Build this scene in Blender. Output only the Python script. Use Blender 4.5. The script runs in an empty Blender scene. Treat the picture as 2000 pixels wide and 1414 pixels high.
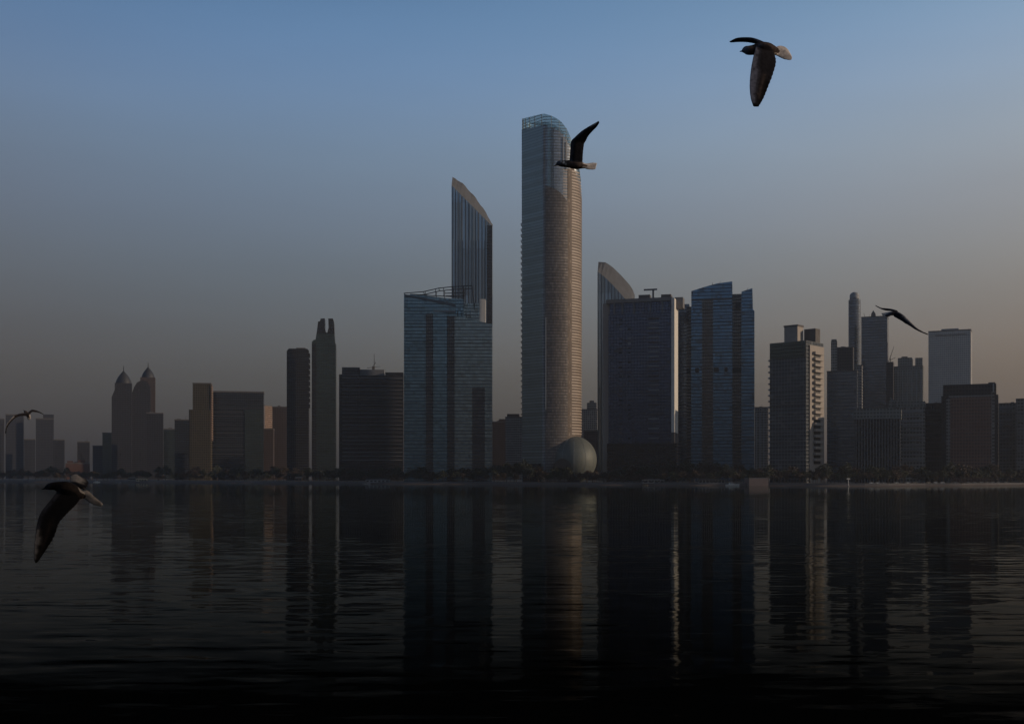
import bpy, bmesh, math, random
from mathutils import Vector, Matrix
random.seed(7)
S = bpy.context.scene
COL = S.collection
F, CX, HY, H = 2144.0, 1000.0, 928.0, 10.0      # photo focal length in px, centre column, horizon row, eye height in m

# ------------------------------------------------------------------ camera
cam_d = bpy.data.cameras.new('camera'); cam = bpy.data.objects.new('camera', cam_d); COL.objects.link(cam)
cam.location = (0, 0, H); cam.rotation_euler = (math.radians(90), 0, 0)
cam_d.sensor_width = 36; cam_d.lens = 36*F/2000; cam_d.shift_y = (HY-707)/2000
cam_d.clip_start = 0.5; cam_d.clip_end = 80000
S.camera = cam
# ------------------------------------------------------------------ sky
SUN_EL, SUN_AZ = math.radians(14), math.radians(99)      # azimuth clockwise from the viewing direction
W = bpy.data.worlds.new('World'); S.world = W; W.use_nodes = True
nt = W.node_tree; nt.nodes.clear()
def N(t, typ, **kw):
    n = t.nodes.new(typ)
    for k, v in kw.items(): setattr(n, k, v)
    return n
def srgb(r, g, b):
    f = lambda c: (c/255/12.92) if c/255 <= .04045 else ((c/255+.055)/1.055)**2.4
    return (f(r), f(g), f(b), 1)
tc = N(nt, 'ShaderNodeTexCoord'); sx = N(nt, 'ShaderNodeSeparateXYZ'); nt.links.new(tc.outputs['Generated'], sx.inputs[0])
rp = N(nt, 'ShaderNodeValToRGB'); rp.color_ramp.interpolation = 'B_SPLINE'
mr = N(nt, 'ShaderNodeMapRange'); mr.inputs['From Min'].default_value = 0; mr.inputs['From Max'].default_value = .5
nt.links.new(sx.outputs['Z'], mr.inputs['Value']); nt.links.new(mr.outputs[0], rp.inputs[0])
SKY = [(928,(47,41,37)), (880,(60,54,49)), (820,(78,72,65)), (760,(90,86,79)), (700,(101,99,96)), (620,(108,111,113)), (520,(114,123,131)),
       (420,(121,134,150)), (320,(125,144,164)), (220,(122,147,176)), (120,(114,145,181)), (20,(102,137,174)), (-80,(92,125,164)), (-260,(72,103,143))]
cr = rp.color_ramp
for i, (y, c) in enumerate(SKY):
    t = (HY-y)/F; z = t/math.sqrt(1+t*t)/.5
    e = cr.elements[i] if i < 2 else cr.elements.new(z)
    e.position = z; e.color = srgb(*c)
def Mw(op, a, b):
    n = N(nt, 'ShaderNodeMath', operation=op)
    for i, v in enumerate((a, b)):
        if isinstance(v, (int, float)): n.inputs[i].default_value = v
        else: nt.links.new(v, n.inputs[i])
    return n.outputs[0]
xc = Mw('MAXIMUM', Mw('MINIMUM', sx.outputs['X'], .5), -.5); x2 = Mw('MULTIPLY', xc, xc)      # paler and warmer towards the sun
tint = N(nt, 'ShaderNodeCombineXYZ')
for i, (a_, b_, c_) in enumerate(((.98, .95, .96), (.98, .667, .28), (.98, .405, -.17))):
    nt.links.new(Mw('ADD', Mw('ADD', Mw('MULTIPLY', xc, b_), Mw('MULTIPLY', x2, c_)), a_), tint.inputs[i])
mpw = N(nt, 'ShaderNodeMapping'); mpw.inputs['Scale'].default_value = (1.6, 1.6, 9); nt.links.new(tc.outputs['Generated'], mpw.inputs[0])
nzw = N(nt, 'ShaderNodeTexNoise'); nzw.inputs['Scale'].default_value = 1.5; nzw.inputs['Detail'].default_value = 4; nt.links.new(mpw.outputs[0], nzw.inputs['Vector'])
thin = N(nt, 'ShaderNodeVectorMath', operation='SCALE'); nt.links.new(tint.outputs[0], thin.inputs[0]); nt.links.new(Mw('ADD', Mw('MULTIPLY', nzw.outputs['Fac'], .16), .92), thin.inputs['Scale'])
mx = N(nt, 'ShaderNodeVectorMath', operation='MULTIPLY'); nt.links.new(rp.outputs[0], mx.inputs[0]); nt.links.new(thin.outputs[0], mx.inputs[1])
sk = N(nt, 'ShaderNodeTexSky', sky_type='NISHITA', sun_disc=False, sun_elevation=SUN_EL, sun_rotation=SUN_AZ)
sk.dust_density = 2.5
skm = N(nt, 'ShaderNodeVectorMath', operation='SCALE'); skm.inputs['Scale'].default_value = .035
nt.links.new(sk.outputs[0], skm.inputs[0])
up = N(nt, 'ShaderNodeMapRange', interpolation_type='SMOOTHSTEP'); up.inputs['From Min'].default_value = .42; up.inputs['From Max'].default_value = .8
nt.links.new(sx.outputs['Z'], up.inputs['Value'])
mm = N(nt, 'ShaderNodeMix', data_type='RGBA'); nt.links.new(up.outputs[0], mm.inputs[0]); nt.links.new(mx.outputs[0], mm.inputs[6]); nt.links.new(skm.outputs[0], mm.inputs[7])
bg = N(nt, 'ShaderNodeBackground'); bg.inputs[1].default_value = 1.0; nt.links.new(mm.outputs[2], bg.inputs[0])
wo = N(nt, 'ShaderNodeOutputWorld'); nt.links.new(bg.outputs[0], wo.inputs[0])
# ------------------------------------------------------------------ sun
sd = bpy.data.lights.new('sun', 'SUN'); sd.energy = 2.4; sd.angle = math.radians(.5); sd.color = (1, .78, .56)
sun = bpy.data.objects.new('sun', sd); COL.objects.link(sun)
sv = Vector((math.sin(SUN_AZ)*math.cos(SUN_EL), math.cos(SUN_AZ)*math.cos(SUN_EL), math.sin(SUN_EL)))
sun.rotation_euler = sv.to_track_quat('Z', 'Y').to_euler(); sun.location = sv*3000
S.view_settings.view_transform = 'Standard'; S.view_settings.look = 'None'; S.view_settings.exposure = 0; S.view_settings.gamma = 1

# ------------------------------------------------------------------ materials
def new_mat(name):
    m = bpy.data.materials.new(name); m.use_nodes = True; m.node_tree.nodes.clear()
    o = N(m.node_tree, 'ShaderNodeOutputMaterial'); return m, m.node_tree, o
def M(t, op, a, b=None, c=None):
    n = N(t, 'ShaderNodeMath', operation=op)
    for i, v in enumerate((a, b, c)):
        if v is None: continue
        if isinstance(v, (int, float)): n.inputs[i].default_value = v
        else: t.links.new(v, n.inputs[i])
    return n.outputs[0]
def mixc(t, f, a, b):
    n = N(t, 'ShaderNodeMix', data_type='RGBA')
    for i, v in ((0, f), (6, a), (7, b)):
        if isinstance(v, (int, float)): n.inputs[i].default_value = v
        elif isinstance(v, tuple): n.inputs[i].default_value = v if len(v) == 4 else (*v, 1)
        else: t.links.new(v, n.inputs[i])
    return n.outputs[2]
def plain(name, col, rough=.8, noise=.25, scale=.15, metal=0.0):
    m, t, o = new_mat(name)
    p = N(t, 'ShaderNodeBsdfPrincipled'); p.inputs['Roughness'].default_value = rough; p.inputs['Metallic'].default_value = metal
    c = N(t, 'ShaderNodeTexCoord'); n = N(t, 'ShaderNodeTexNoise'); n.inputs['Scale'].default_value = scale; n.inputs['Detail'].default_value = 5
    t.links.new(c.outputs['Object'], n.inputs['Vector'])
    a = tuple(v*(1-noise) for v in col); b = tuple(min(1, v*(1+noise)) for v in col)
    t.links.new(mixc(t, n.outputs['Fac'], a, b), p.inputs['Base Color']); t.links.new(p.outputs[0], o.inputs[0])
    return m
def facade(name, glass, wall, fh=3.6, bw=3.0, lz=.25, lx=.12, metal=.85, rough=.14, var=.5, tilt=.012, blind=.08, group=1):
    """glazed wall: floors of height fh, bays of width bw, spandrel share lz, mullion share lx; every pane has its own tilt and tone"""
    m, t, o = new_mat(name)
    c = N(t, 'ShaderNodeTexCoord'); s = N(t, 'ShaderNodeSeparateXYZ'); t.links.new(c.outputs['Object'], s.inputs[0])
    u = M(t, 'DIVIDE', M(t, 'ADD', s.outputs[0], s.outputs[1]), bw); v = M(t, 'DIVIDE', s.outputs[2], fh)
    fu = M(t, 'FRACT', M(t, 'ADD', u, 500.0)); fv = M(t, 'FRACT', M(t, 'ADD', v, 500.0))
    cell = N(t, 'ShaderNodeCombineXYZ'); t.links.new(M(t, 'FLOOR', M(t, 'DIVIDE', u, group)), cell.inputs[0]); t.links.new(M(t, 'FLOOR', v), cell.inputs[1])
    wn = N(t, 'ShaderNodeTexWhiteNoise', noise_dimensions='3D'); t.links.new(cell.outputs[0], wn.inputs['Vector'])
    floorn = N(t, 'ShaderNodeTexWhiteNoise', noise_dimensions='1D'); t.links.new(M(t, 'FLOOR', v), floorn.inputs['W'])
    big = N(t, 'ShaderNodeTexNoise'); big.inputs['Scale'].default_value = .035; big.inputs['Detail'].default_value = 3
    t.links.new(c.outputs['Object'], big.inputs['Vector'])
    tone = M(t, 'ADD', M(t, 'MULTIPLY', wn.outputs['Value'], .5), M(t, 'ADD', M(t, 'MULTIPLY', floorn.outputs['Value'], .35), M(t, 'MULTIPLY', big.outputs['Fac'], .8)))
    lo = tuple(x*(1-var) for x in glass); hi = tuple(min(1, x*(1+var*.75)) for x in glass)
    g = mixc(t, M(t, 'MINIMUM', M(t, 'MULTIPLY', tone, .62), 1.0), lo, hi)
    isb = M(t, 'GREATER_THAN', wn.outputs['Value'], 1-blind)
    g = mixc(t, M(t, 'MULTIPLY', isb, .75), g, tuple(min(1, x*1.1+.03) for x in wall))
    line = M(t, 'MAXIMUM', M(t, 'LESS_THAN', fu, lx), M(t, 'LESS_THAN', fv, lz))
    wcol = mixc(t, big.outputs['Fac'], tuple(x*.75 for x in wall), tuple(min(1, x*1.25) for x in wall))
    col = mixc(t, line, g, wcol)
    p = N(t, 'ShaderNodeBsdfPrincipled'); t.links.new(col, p.inputs['Base Color'])
    t.links.new(M(t, 'MULTIPLY', M(t, 'SUBTRACT', 1.0, line), metal), p.inputs['Metallic'])
    t.links.new(M(t, 'MULTIPLY_ADD', line, .6, rough), p.inputs['Roughness'])
    ge = N(t, 'ShaderNodeNewGeometry')
    sb = N(t, 'ShaderNodeVectorMath', operation='SUBTRACT'); t.links.new(wn.outputs['Color'], sb.inputs[0]); sb.inputs[1].default_value = (.5, .5, .5)
    sc = N(t, 'ShaderNodeVectorMath', operation='SCALE'); t.links.new(sb.outputs[0], sc.inputs[0]); sc.inputs['Scale'].default_value = tilt*2
    ad = N(t, 'ShaderNodeVectorMath', operation='ADD'); t.links.new(ge.outputs['Normal'], ad.inputs[0]); t.links.new(sc.outputs[0], ad.inputs[1])
    no = N(t, 'ShaderNodeVectorMath', operation='NORMALIZE'); t.links.new(ad.outputs[0], no.inputs[0]); t.links.new(no.outputs[0], p.inputs['Normal'])
    t.links.new(p.outputs[0], o.inputs[0])
    return m
MT = {}
MT['core'] = facade('tower glass', (.33,.36,.40), (.13,.14,.15), fh=3.2, bw=2.2, lz=.22, lx=.10, tilt=.03, rough=.3, metal=.7)
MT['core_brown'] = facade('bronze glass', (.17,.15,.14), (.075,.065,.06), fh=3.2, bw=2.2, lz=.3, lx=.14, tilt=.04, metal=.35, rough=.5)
MT['core_gap_shade'] = facade('shadowed balcony glass', (.10,.075,.06), (.16,.12,.09), fh=3.2, bw=2.4, lz=.12, lx=.25, tilt=.02, metal=.15, rough=.6)  # shade in the gaps between balconies put into a dark brown
MT['slant'] = facade('ribbed blue grey glass', (.24,.28,.32), (.15,.165,.18), fh=60, bw=4.3, lz=.005, lx=.3, tilt=.02, group=1)
MT['teal'] = facade('teal glass', (.17,.27,.35), (.05,.09,.12), fh=3.9, bw=2.8, lz=.22, lx=.08, var=.35)
MT['teal2'] = facade('grey teal glass', (.27,.34,.38), (.12,.14,.15), fh=3.9, bw=2.8, lz=.25, lx=.08, var=.4)
MT['navy'] = facade('navy glass', (.075,.10,.17), (.035,.042,.068), fh=3.6, bw=3.4, lz=.15, lx=.1, var=.3)
MT['blue'] = facade('blue glass', (.12,.23,.38), (.03,.05,.08), fh=4.0, bw=2.6, lz=.22, lx=.06, var=.35)
MT['blue2'] = facade('slate blue glass', (.15,.18,.23), (.07,.08,.095), fh=3.8, bw=3, lz=.22, lx=.06, var=.3)
MT['dark'] = facade('dark glass', (.055,.055,.06), (.022,.02,.02), fh=3.7, bw=3, lz=.3, lx=.2, var=.4)
MT['darkbrown'] = facade('dark recess glass', (.11,.11,.12), (.055,.05,.052), fh=3.9, bw=2.4, lz=.35, lx=.2, var=.5)
MT['darkblue'] = facade('dark blue grey glass', (.055,.062,.075), (.028,.03,.035), fh=3.7, bw=3, lz=.25, lx=.15, var=.4)
MT['green'] = facade('dark green glass', (.085,.11,.105), (.03,.035,.035), fh=3.6, bw=2.4, lz=.2, lx=.16, var=.35)
MT['haze_blue'] = facade('hazy blue grey wall', (.05,.05,.065), (.032,.032,.037), fh=3.6, bw=3, lz=.4, lx=.35, var=.3, metal=.6)
MT['maroon'] = facade('plum grey wall', (.026,.025,.03), (.022,.02,.023), fh=3.8, bw=3, lz=.4, lx=.4, var=.4, metal=.5)
MT['ochre'] = facade('ochre wall', (.05,.042,.03), (.062,.048,.026), fh=3.6, bw=3.2, lz=.4, lx=.4, var=.3, metal=.4)
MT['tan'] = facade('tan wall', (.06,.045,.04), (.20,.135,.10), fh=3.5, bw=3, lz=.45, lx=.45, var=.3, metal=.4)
MT['rust'] = facade('rust brown wall', (.07,.05,.042), (.058,.038,.031), fh=3.4, bw=2.8, lz=.45, lx=.5, var=.3, metal=.4)
MT['redbrown'] = facade('red brown panel wall', (.16,.095,.08), (.18,.105,.08), fh=3.4, bw=2.8, lz=.3, lx=.3, var=.3, metal=.5)
MT['white_grid'] = facade('pale gridded wall', (.07,.085,.10), (.14,.145,.15), fh=3.7, bw=3.4, lz=.16, lx=.12, var=.5, metal=.6)
MT['pale'] = facade('pale hazy tower wall', (.32,.34,.35), (.36,.35,.34), fh=3.6, bw=3, lz=.35, lx=.25, var=.2, metal=.5)
MT['greywall'] = facade('grey banded wall', (.08,.08,.08), (.21,.20,.19), fh=3.5, bw=3.1, lz=.42, lx=.28, var=.4, metal=.4)
MT['greendim'] = facade('grey green wall', (.13,.14,.14), (.18,.18,.17), fh=3.5, bw=3.1, lz=.4, lx=.3, var=.3, metal=.5)
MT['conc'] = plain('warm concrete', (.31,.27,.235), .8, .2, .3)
MT['concd'] = plain('dark concrete', (.10,.09,.085), .85, .3, .2)
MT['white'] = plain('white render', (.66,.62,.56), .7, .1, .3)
MT['lightgrey'] = plain('light grey cladding', (.24,.25,.26), .6, .15, .2)
MT['steel'] = plain('grey steel', (.10,.11,.12), .5, .2, .5, .3)
MT['darksteel'] = plain('dark steel', (.035,.035,.038), .6, .2, .5, .3)
MT['roofstone'] = plain('stone coloured roof panels', (.085,.088,.096), .9, .35, .12)
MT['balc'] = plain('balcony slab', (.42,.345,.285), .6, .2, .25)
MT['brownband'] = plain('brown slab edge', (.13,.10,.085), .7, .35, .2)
MT['bandblue'] = plain('blue grey slab edge', (.13,.14,.155), .6, .3, .2)
MT['band'] = plain('grey slab edge', (.16,.155,.155), .6, .3, .2)
MT['bandd'] = plain('dim slab edge', (.085,.075,.075), .7, .35, .2)
MT['opening'] = plain('unlit opening', (.010,.009,.010), .6, .3, .5)
MT['domeshell'] = facade('pale podium shell', (.12,.13,.115), (.15,.155,.135), fh=3, bw=3, lz=.1, lx=.1, metal=.2, rough=.6, tilt=.01, var=.15, blind=0)
MT['trunk'] = plain('bark', (.06,.045,.035), .95, .3, 2)
MT['sand'] = plain('damp beach sand', (.095,.066,.054), .95, .25, .05)
MT['pave'] = plain('promenade paving', (.07,.062,.058), .9, .25, .08)
MT['land'] = plain('city ground', (.06,.055,.05), .95, .4, .02)
MT['asphalt'] = plain('asphalt', (.045,.045,.045), .9, .3, .1)
MT['pink'] = plain('pinkish concrete', (.20,.15,.135), .9, .2, .2)
MT['rubber'] = plain('tyre rubber', (.02,.02,.02), .9, .1, 2)
MT['carglass'] = plain('car glass', (.03,.035,.04), .1, .1, 2)
MT['canvas'] = plain('canvas', (.5,.42,.3), .8, .2, 1)
MT['orange'] = plain('orange cladding', (.075,.032,.02), .8, .4, .08)
def leaf(name, a, b):
    m, t, o = new_mat(name)
    p = N(t, 'ShaderNodeBsdfPrincipled'); p.inputs['Roughness'].default_value = .7
    c = N(t, 'ShaderNodeTexCoord'); n = N(t, 'ShaderNodeTexNoise'); n.inputs['Scale'].default_value = .5; n.inputs['Detail'].default_value = 3
    t.links.new(c.outputs['Object'], n.inputs['Vector']); t.links.new(mixc(t, n.outputs['Fac'], a, b), p.inputs['Base Color']); t.links.new(p.outputs[0], o.inputs[0])
    return m
MT['leaf'] = leaf('dark foliage', (.022,.026,.014), (.05,.055,.03))
MT['leafb'] = leaf('brownish foliage', (.04,.028,.018), (.075,.05,.032))
# crown glass: half see-through
m, t, o = new_mat('crown glass'); tr = N(t, 'ShaderNodeBsdfTransparent'); tr.inputs[0].default_value = (.82, .9, .9, 1)
gl = N(t, 'ShaderNodeBsdfGlossy'); gl.inputs['Roughness'].default_value = .15; gl.inputs['Color'].default_value = (.3, .36, .36, 1)
ms = N(t, 'ShaderNodeMixShader'); ms.inputs[0].default_value = .35; t.links.new(tr.outputs[0], ms.inputs[1]); t.links.new(gl.outputs[0], ms.inputs[2]); t.links.new(ms.outputs[0], o.inputs[0]); MT['crownglass'] = m

# ------------------------------------------------------------------ helpers
def tag(o, label=None, cat=None, group=None, kind=None):
    if label: o['label'] = label
    if cat: o['category'] = cat
    if group: o['group'] = group
    if kind: o['kind'] = kind
    return o
def mesh_obj(name, verts, faces, mat, parent=None, smooth=False):
    me = bpy.data.meshes.new(name); me.from_pydata([tuple(v) for v in verts], [], faces)
    bm = bmesh.new(); bm.from_mesh(me); bmesh.ops.recalc_face_normals(bm, faces=bm.faces); bm.to_mesh(me); bm.free()
    for mm_ in (mat if isinstance(mat, (list, tuple)) else [mat]): me.materials.append(mm_)
    if smooth:
        for p in me.polygons: p.use_smooth = True
    o = bpy.data.objects.new(name, me); COL.objects.link(o)
    if parent: o.parent = parent
    return o
class MB:
    def __init__(s): s.v = []; s.f = []
    def add(s, vs, fs):
        k = len(s.v); s.v += [tuple(v) for v in vs]; s.f += [tuple(i+k for i in f) for f in fs]
    def box(s, x0, x1, y0, y1, z0, z1):
        s.add([(x0,y0,z0),(x1,y0,z0),(x1,y1,z0),(x0,y1,z0),(x0,y0,z1),(x1,y0,z1),(x1,y1,z1),(x0,y1,z1)],
              [(0,3,2,1),(4,5,6,7),(0,1,5,4),(1,2,6,5),(2,3,7,6),(3,0,4,7)])
    def tube(s, a, b, r0, r1=None, n=6):
        r1 = r0 if r1 is None else r1
        a, b = Vector(a), Vector(b); d = (b-a).normalized(); q = d.to_track_quat('Z', 'Y')
        vs = []
        for p, r in ((a, r0), (b, r1)):
            for i in range(n): vs.append(p+q@Vector((r*math.cos(i*math.tau/n), r*math.sin(i*math.tau/n), 0)))
        s.add(vs, [(i, (i+1)%n, n+(i+1)%n, n+i) for i in range(n)]+[tuple(range(n))[::-1], tuple(range(n, 2*n))])
    def extr(s, pts, y0, y1):
        n = len(pts); s.add([(x, y0, z) for x, z in pts]+[(x, y1, z) for x, z in pts],
              [tuple(range(n)), tuple(range(n, 2*n))[::-1]]+[(i, (i+1)%n, n+(i+1)%n, n+i) for i in range(n)])
    def plan(s, pts, z0, tops):
        n = len(pts); s.add([(x, y, z0) for x, y in pts]+[(p[0], p[1], z) for p, z in zip(pts, tops)],
              [tuple(range(n))[::-1], tuple(range(n, 2*n))]+[(i, (i+1)%n, n+(i+1)%n, n+i) for i in range(n)])
    def sphere(s, c, r, n=10, m=6, top=False):
        vs = []; c = Vector(c)
        for j in range(m+1):
            th = math.pi*(.5 if top else 1)*j/m
            for i in range(n): vs.append(c+Vector((r[0]*math.sin(th)*math.cos(i*math.tau/n), r[1]*math.sin(th)*math.sin(i*math.tau/n), r[2]*math.cos(th))))
        s.add(vs, [(j*n+i, j*n+(i+1)%n, (j+1)*n+(i+1)%n, (j+1)*n+i) for j in range(m) for i in range(n)])
    def build(s, name, mat, parent=None, smooth=False): return mesh_obj(name, s.v, s.f, MT[mat] if isinstance(mat, str) else mat, parent, smooth)
GZ = 2.5
class Bld:
    """a thing standing D metres out at photo column cx, turned to face the bay; its parts are given in photo pixels across and metres in depth"""
    def __init__(s, name, label, cat, cx, D, yaw=0, group=None, z0=GZ):
        s.cx, s.D = cx, D; phi = math.atan((cx-CX)/F); s.sc = D*math.cos(phi)/F; s.z0 = z0; s.yaw = math.radians(yaw)
        s.e = bpy.data.objects.new(name, None); COL.objects.link(s.e); s.e.empty_display_size = 5
        s.e.location = ((cx-CX)/F*D, D, z0); s.e.rotation_euler = (0, 0, -(phi+s.yaw))
        tag(s.e, label, cat, group)
    def X(s, px): return (px-s.cx)*s.sc/math.cos(s.yaw)
    def Z(s, py): return H+(HY-py)/F*s.D-s.z0
    def box(s, part, x0, x1, top, bot=None, d0=0, d1=30, mat='dark', parent=None):
        b = MB(); b.box(s.X(x0), s.X(x1), d0, d1, 0 if bot is None else s.Z(bot), s.Z(top)); return b.build(part, mat, parent or s.e)
    def poly(s, part, pts, d0=0, d1=30, mat='dark', parent=None):
        b = MB(); b.extr([(s.X(x), 0 if y is None else s.Z(y)) for x, y in pts], d0, d1); return b.build(part, mat, parent or s.e)
    def bands(s, part, x0, x1, top, bot, pitch, th, d0, d1, mat, parent=None, jitter=0):
        b = MB(); y = top
        while y < bot:
            b.box(s.X(x0), s.X(x1), d0-random.uniform(0, .25), d1, s.Z(y+th*random.uniform(1-jitter, 1)), s.Z(y)); y += pitch
        return b.build(part, mat, parent or s.e)
    def fins(s, part, x0, x1, top, bot, pitch, th, d0, d1, mat, parent=None):
        b = MB(); x = x0
        while x < x1: b.box(s.X(x), s.X(x+th), d0, d1, 0 if bot is None else s.Z(bot), s.Z(top)); x += pitch
        return b.build(part, mat, parent or s.e)
    def mast(s, part, x, bot, top, r=.35, d=8, mat='darksteel', x2=None, parent=None):
        b = MB(); b.tube((s.X(x), d, s.Z(bot)), (s.X(x if x2 is None else x2), d, s.Z(top)), r, r*.5, 6); return b.build(part, mat, parent or s.e)

# ------------------------------------------------------------------ setting: water, land, beach
SHORE = [(-900,1950),(-300,1760),(0,1650),(250,1500),(500,1350),(750,1240),(1000,1165),(1250,1095),(1500,1030),(1650,990),(1730,985),(1790,1015),(1880,1020),(2000,1090),(2300,1250),(2900,1350)]
def shore_Y(px):
    for (a, ya), (b, yb) in zip(SHORE, SHORE[1:]):
        if a <= px <= b: return ya+(yb-ya)*(px-a)/(b-a)
    return SHORE[0][1] if px < SHORE[0][0] else SHORE[-1][1]
def strip(name, off0, z0_, off1, z1_, mat):
    vs = []; fs = []; n = 160
    for i in range(n+1):
        px = -900+3800*i/n; Y = shore_Y(px)+3*math.sin(px*.021)+2*math.sin(px*.077)
        for off, z in ((off0, z0_), (off1, z1_)): vs.append(((px-CX)/F*(Y+off), Y+off, z))
    fs = [(2*i, 2*i+2, 2*i+3, 2*i+1) for i in range(n)]
    return tag(mesh_obj(name, vs, fs, MT[mat]), kind='structure')
strip('beach', -3, -.35, 9, .9, 'sand')
strip('seawall', 9, .9, 13.4, 2.45, 'concd')
strip('promenade', 13.4, 2.45, 27, 2.5, 'pave')
strip('coast_road', 27, 2.48, 44, 2.49, 'asphalt')
# land sheet
n = 160; vs = []; fs = []
for i in range(n+1):
    px = -900+3800*i/n; Y = shore_Y(px)+3*math.sin(px*.021)+2*math.sin(px*.077)+44
    vs.append(((px-CX)/F*Y, Y, 2.49)); vs.append(((px-CX)/F*40000, 40000, 2.49))
fs = [(2*i, 2*i+2, 2*i+3, 2*i+1) for i in range(n)]
tag(mesh_obj('ground', vs, fs, MT['land']), kind='structure')
# water
m, t, o = new_mat('calm bay water')
c = N(t, 'ShaderNodeTexCoord'); s_ = N(t, 'ShaderNodeSeparateXYZ'); t.links.new(c.outputs['Object'], s_.inputs[0])
def noisecol(sx_, sy_, detail, rough=.5, off=0):
    mp = N(t, 'ShaderNodeMapping'); mp.inputs['Scale'].default_value = (sx_, sy_, 1); mp.inputs['Location'].default_value = (off, off*1.7, 0)
    t.links.new(c.outputs['Object'], mp.inputs[0])
    n = N(t, 'ShaderNodeTexNoise'); n.inputs['Scale'].default_value = 1; n.inputs['Detail'].default_value = detail; n.inputs['Roughness'].default_value = rough; n.inputs['Distortion'].default_value = .3
    t.links.new(mp.outputs[0], n.inputs['Vector']); return n
n1 = noisecol(.20, .55, 4, .6); n2 = noisecol(.03, .07, 2, .5, 13); n4 = noisecol(1.1, 2.8, 3, .6, 7); n3 = noisecol(.006, .014, 2, .5, 31)
def slopes(n, k):
    a = N(t, 'ShaderNodeVectorMath', operation='SUBTRACT'); t.links.new(n.outputs['Color'], a.inputs[0]); a.inputs[1].default_value = (.5, .5, .5)
    b = N(t, 'ShaderNodeVectorMath', operation='MULTIPLY'); t.links.new(a.outputs[0], b.inputs[0]); b.inputs[1].default_value = (k*.5, k, 0); return b.outputs[0]
n5 = noisecol(.13, .62, 4, .62, 53)
w5 = M(t, 'SUBTRACT', n5.outputs['Fac'], .5); w5 = M(t, 'MULTIPLY', M(t, 'MULTIPLY', w5, M(t, 'ABSOLUTE', w5)), 3.2)
c5 = N(t, 'ShaderNodeCombineXYZ'); t.links.new(M(t, 'MULTIPLY', w5, .15), c5.inputs[0]); t.links.new(w5, c5.inputs[1])
v5 = N(t, 'ShaderNodeVectorMath', operation='ADD'); t.links.new(slopes(n1, .15), v5.inputs[0]); t.links.new(c5.outputs[0], v5.inputs[1])
va = N(t, 'ShaderNodeVectorMath', operation='ADD'); t.links.new(v5.outputs[0], va.inputs[0]); t.links.new(slopes(n2, .02), va.inputs[1])
far = N(t, 'ShaderNodeMapRange', interpolation_type='SMOOTHSTEP')
far.inputs['From Min'].default_value = 170; far.inputs['From Max'].default_value = 620; far.inputs['To Min'].default_value = 1; far.inputs['To Max'].default_value = .05
t.links.new(s_.outputs[1], far.inputs['Value'])
patch = N(t, 'ShaderNodeMapRange', interpolation_type='SMOOTHSTEP'); patch.inputs['From Min'].default_value = .38; patch.inputs['From Max'].default_value = .62; patch.inputs['To Min'].default_value = .35; patch.inputs['To Max'].default_value = 1.1
t.links.new(n3.outputs['Fac'], patch.inputs['Value'])
vb = N(t, 'ShaderNodeVectorMath', operation='ADD'); t.links.new(va.outputs[0], vb.inputs[0]); t.links.new(slopes(n4, .05), vb.inputs[1])
vsn = N(t, 'ShaderNodeVectorMath', operation='SCALE'); t.links.new(vb.outputs[0], vsn.inputs[0]); t.links.new(M(t, 'MULTIPLY', far.outputs[0], patch.outputs[0]), vsn.inputs['Scale'])
vz = N(t, 'ShaderNodeVectorMath', operation='ADD'); t.links.new(vsn.outputs[0], vz.inputs[0]); vz.inputs[1].default_value = (0, 0, 1)
vn = N(t, 'ShaderNodeVectorMath', operation='NORMALIZE'); t.links.new(vz.outputs[0], vn.inputs[0])
fr = N(t, 'ShaderNodeFresnel'); fr.inputs[0].default_value = 1.33; t.links.new(vn.outputs[0], fr.inputs['Normal'])
pw = M(t, 'MULTIPLY', M(t, 'POWER', M(t, 'MAXIMUM', M(t, 'DIVIDE', M(t, 'SUBTRACT', fr.outputs[0], .31), .69), 0.0), 1.6), .95)
g = N(t, 'ShaderNodeBsdfGlossy'); g.inputs['Roughness'].default_value = .045; g.inputs['Color'].default_value = (.97, 1, .97, 1); t.links.new(vn.outputs[0], g.inputs['Normal'])
d = N(t, 'ShaderNodeBsdfDiffuse'); d.inputs[0].default_value = (.0008, .001, .001, 1)
x = N(t, 'ShaderNodeMixShader'); t.links.new(pw, x.inputs[0]); t.links.new(d.outputs[0], x.inputs[1]); t.links.new(g.outputs[0], x.inputs[2]); t.links.new(x.outputs[0], o.inputs[0])
MT['water'] = m
tag(mesh_obj('water', [(-9000,-4000,0),(9000,-4000,0),(9000,2600,0),(-9000,2600,0)], [(0,1,2,3)], m), kind='structure')

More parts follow.
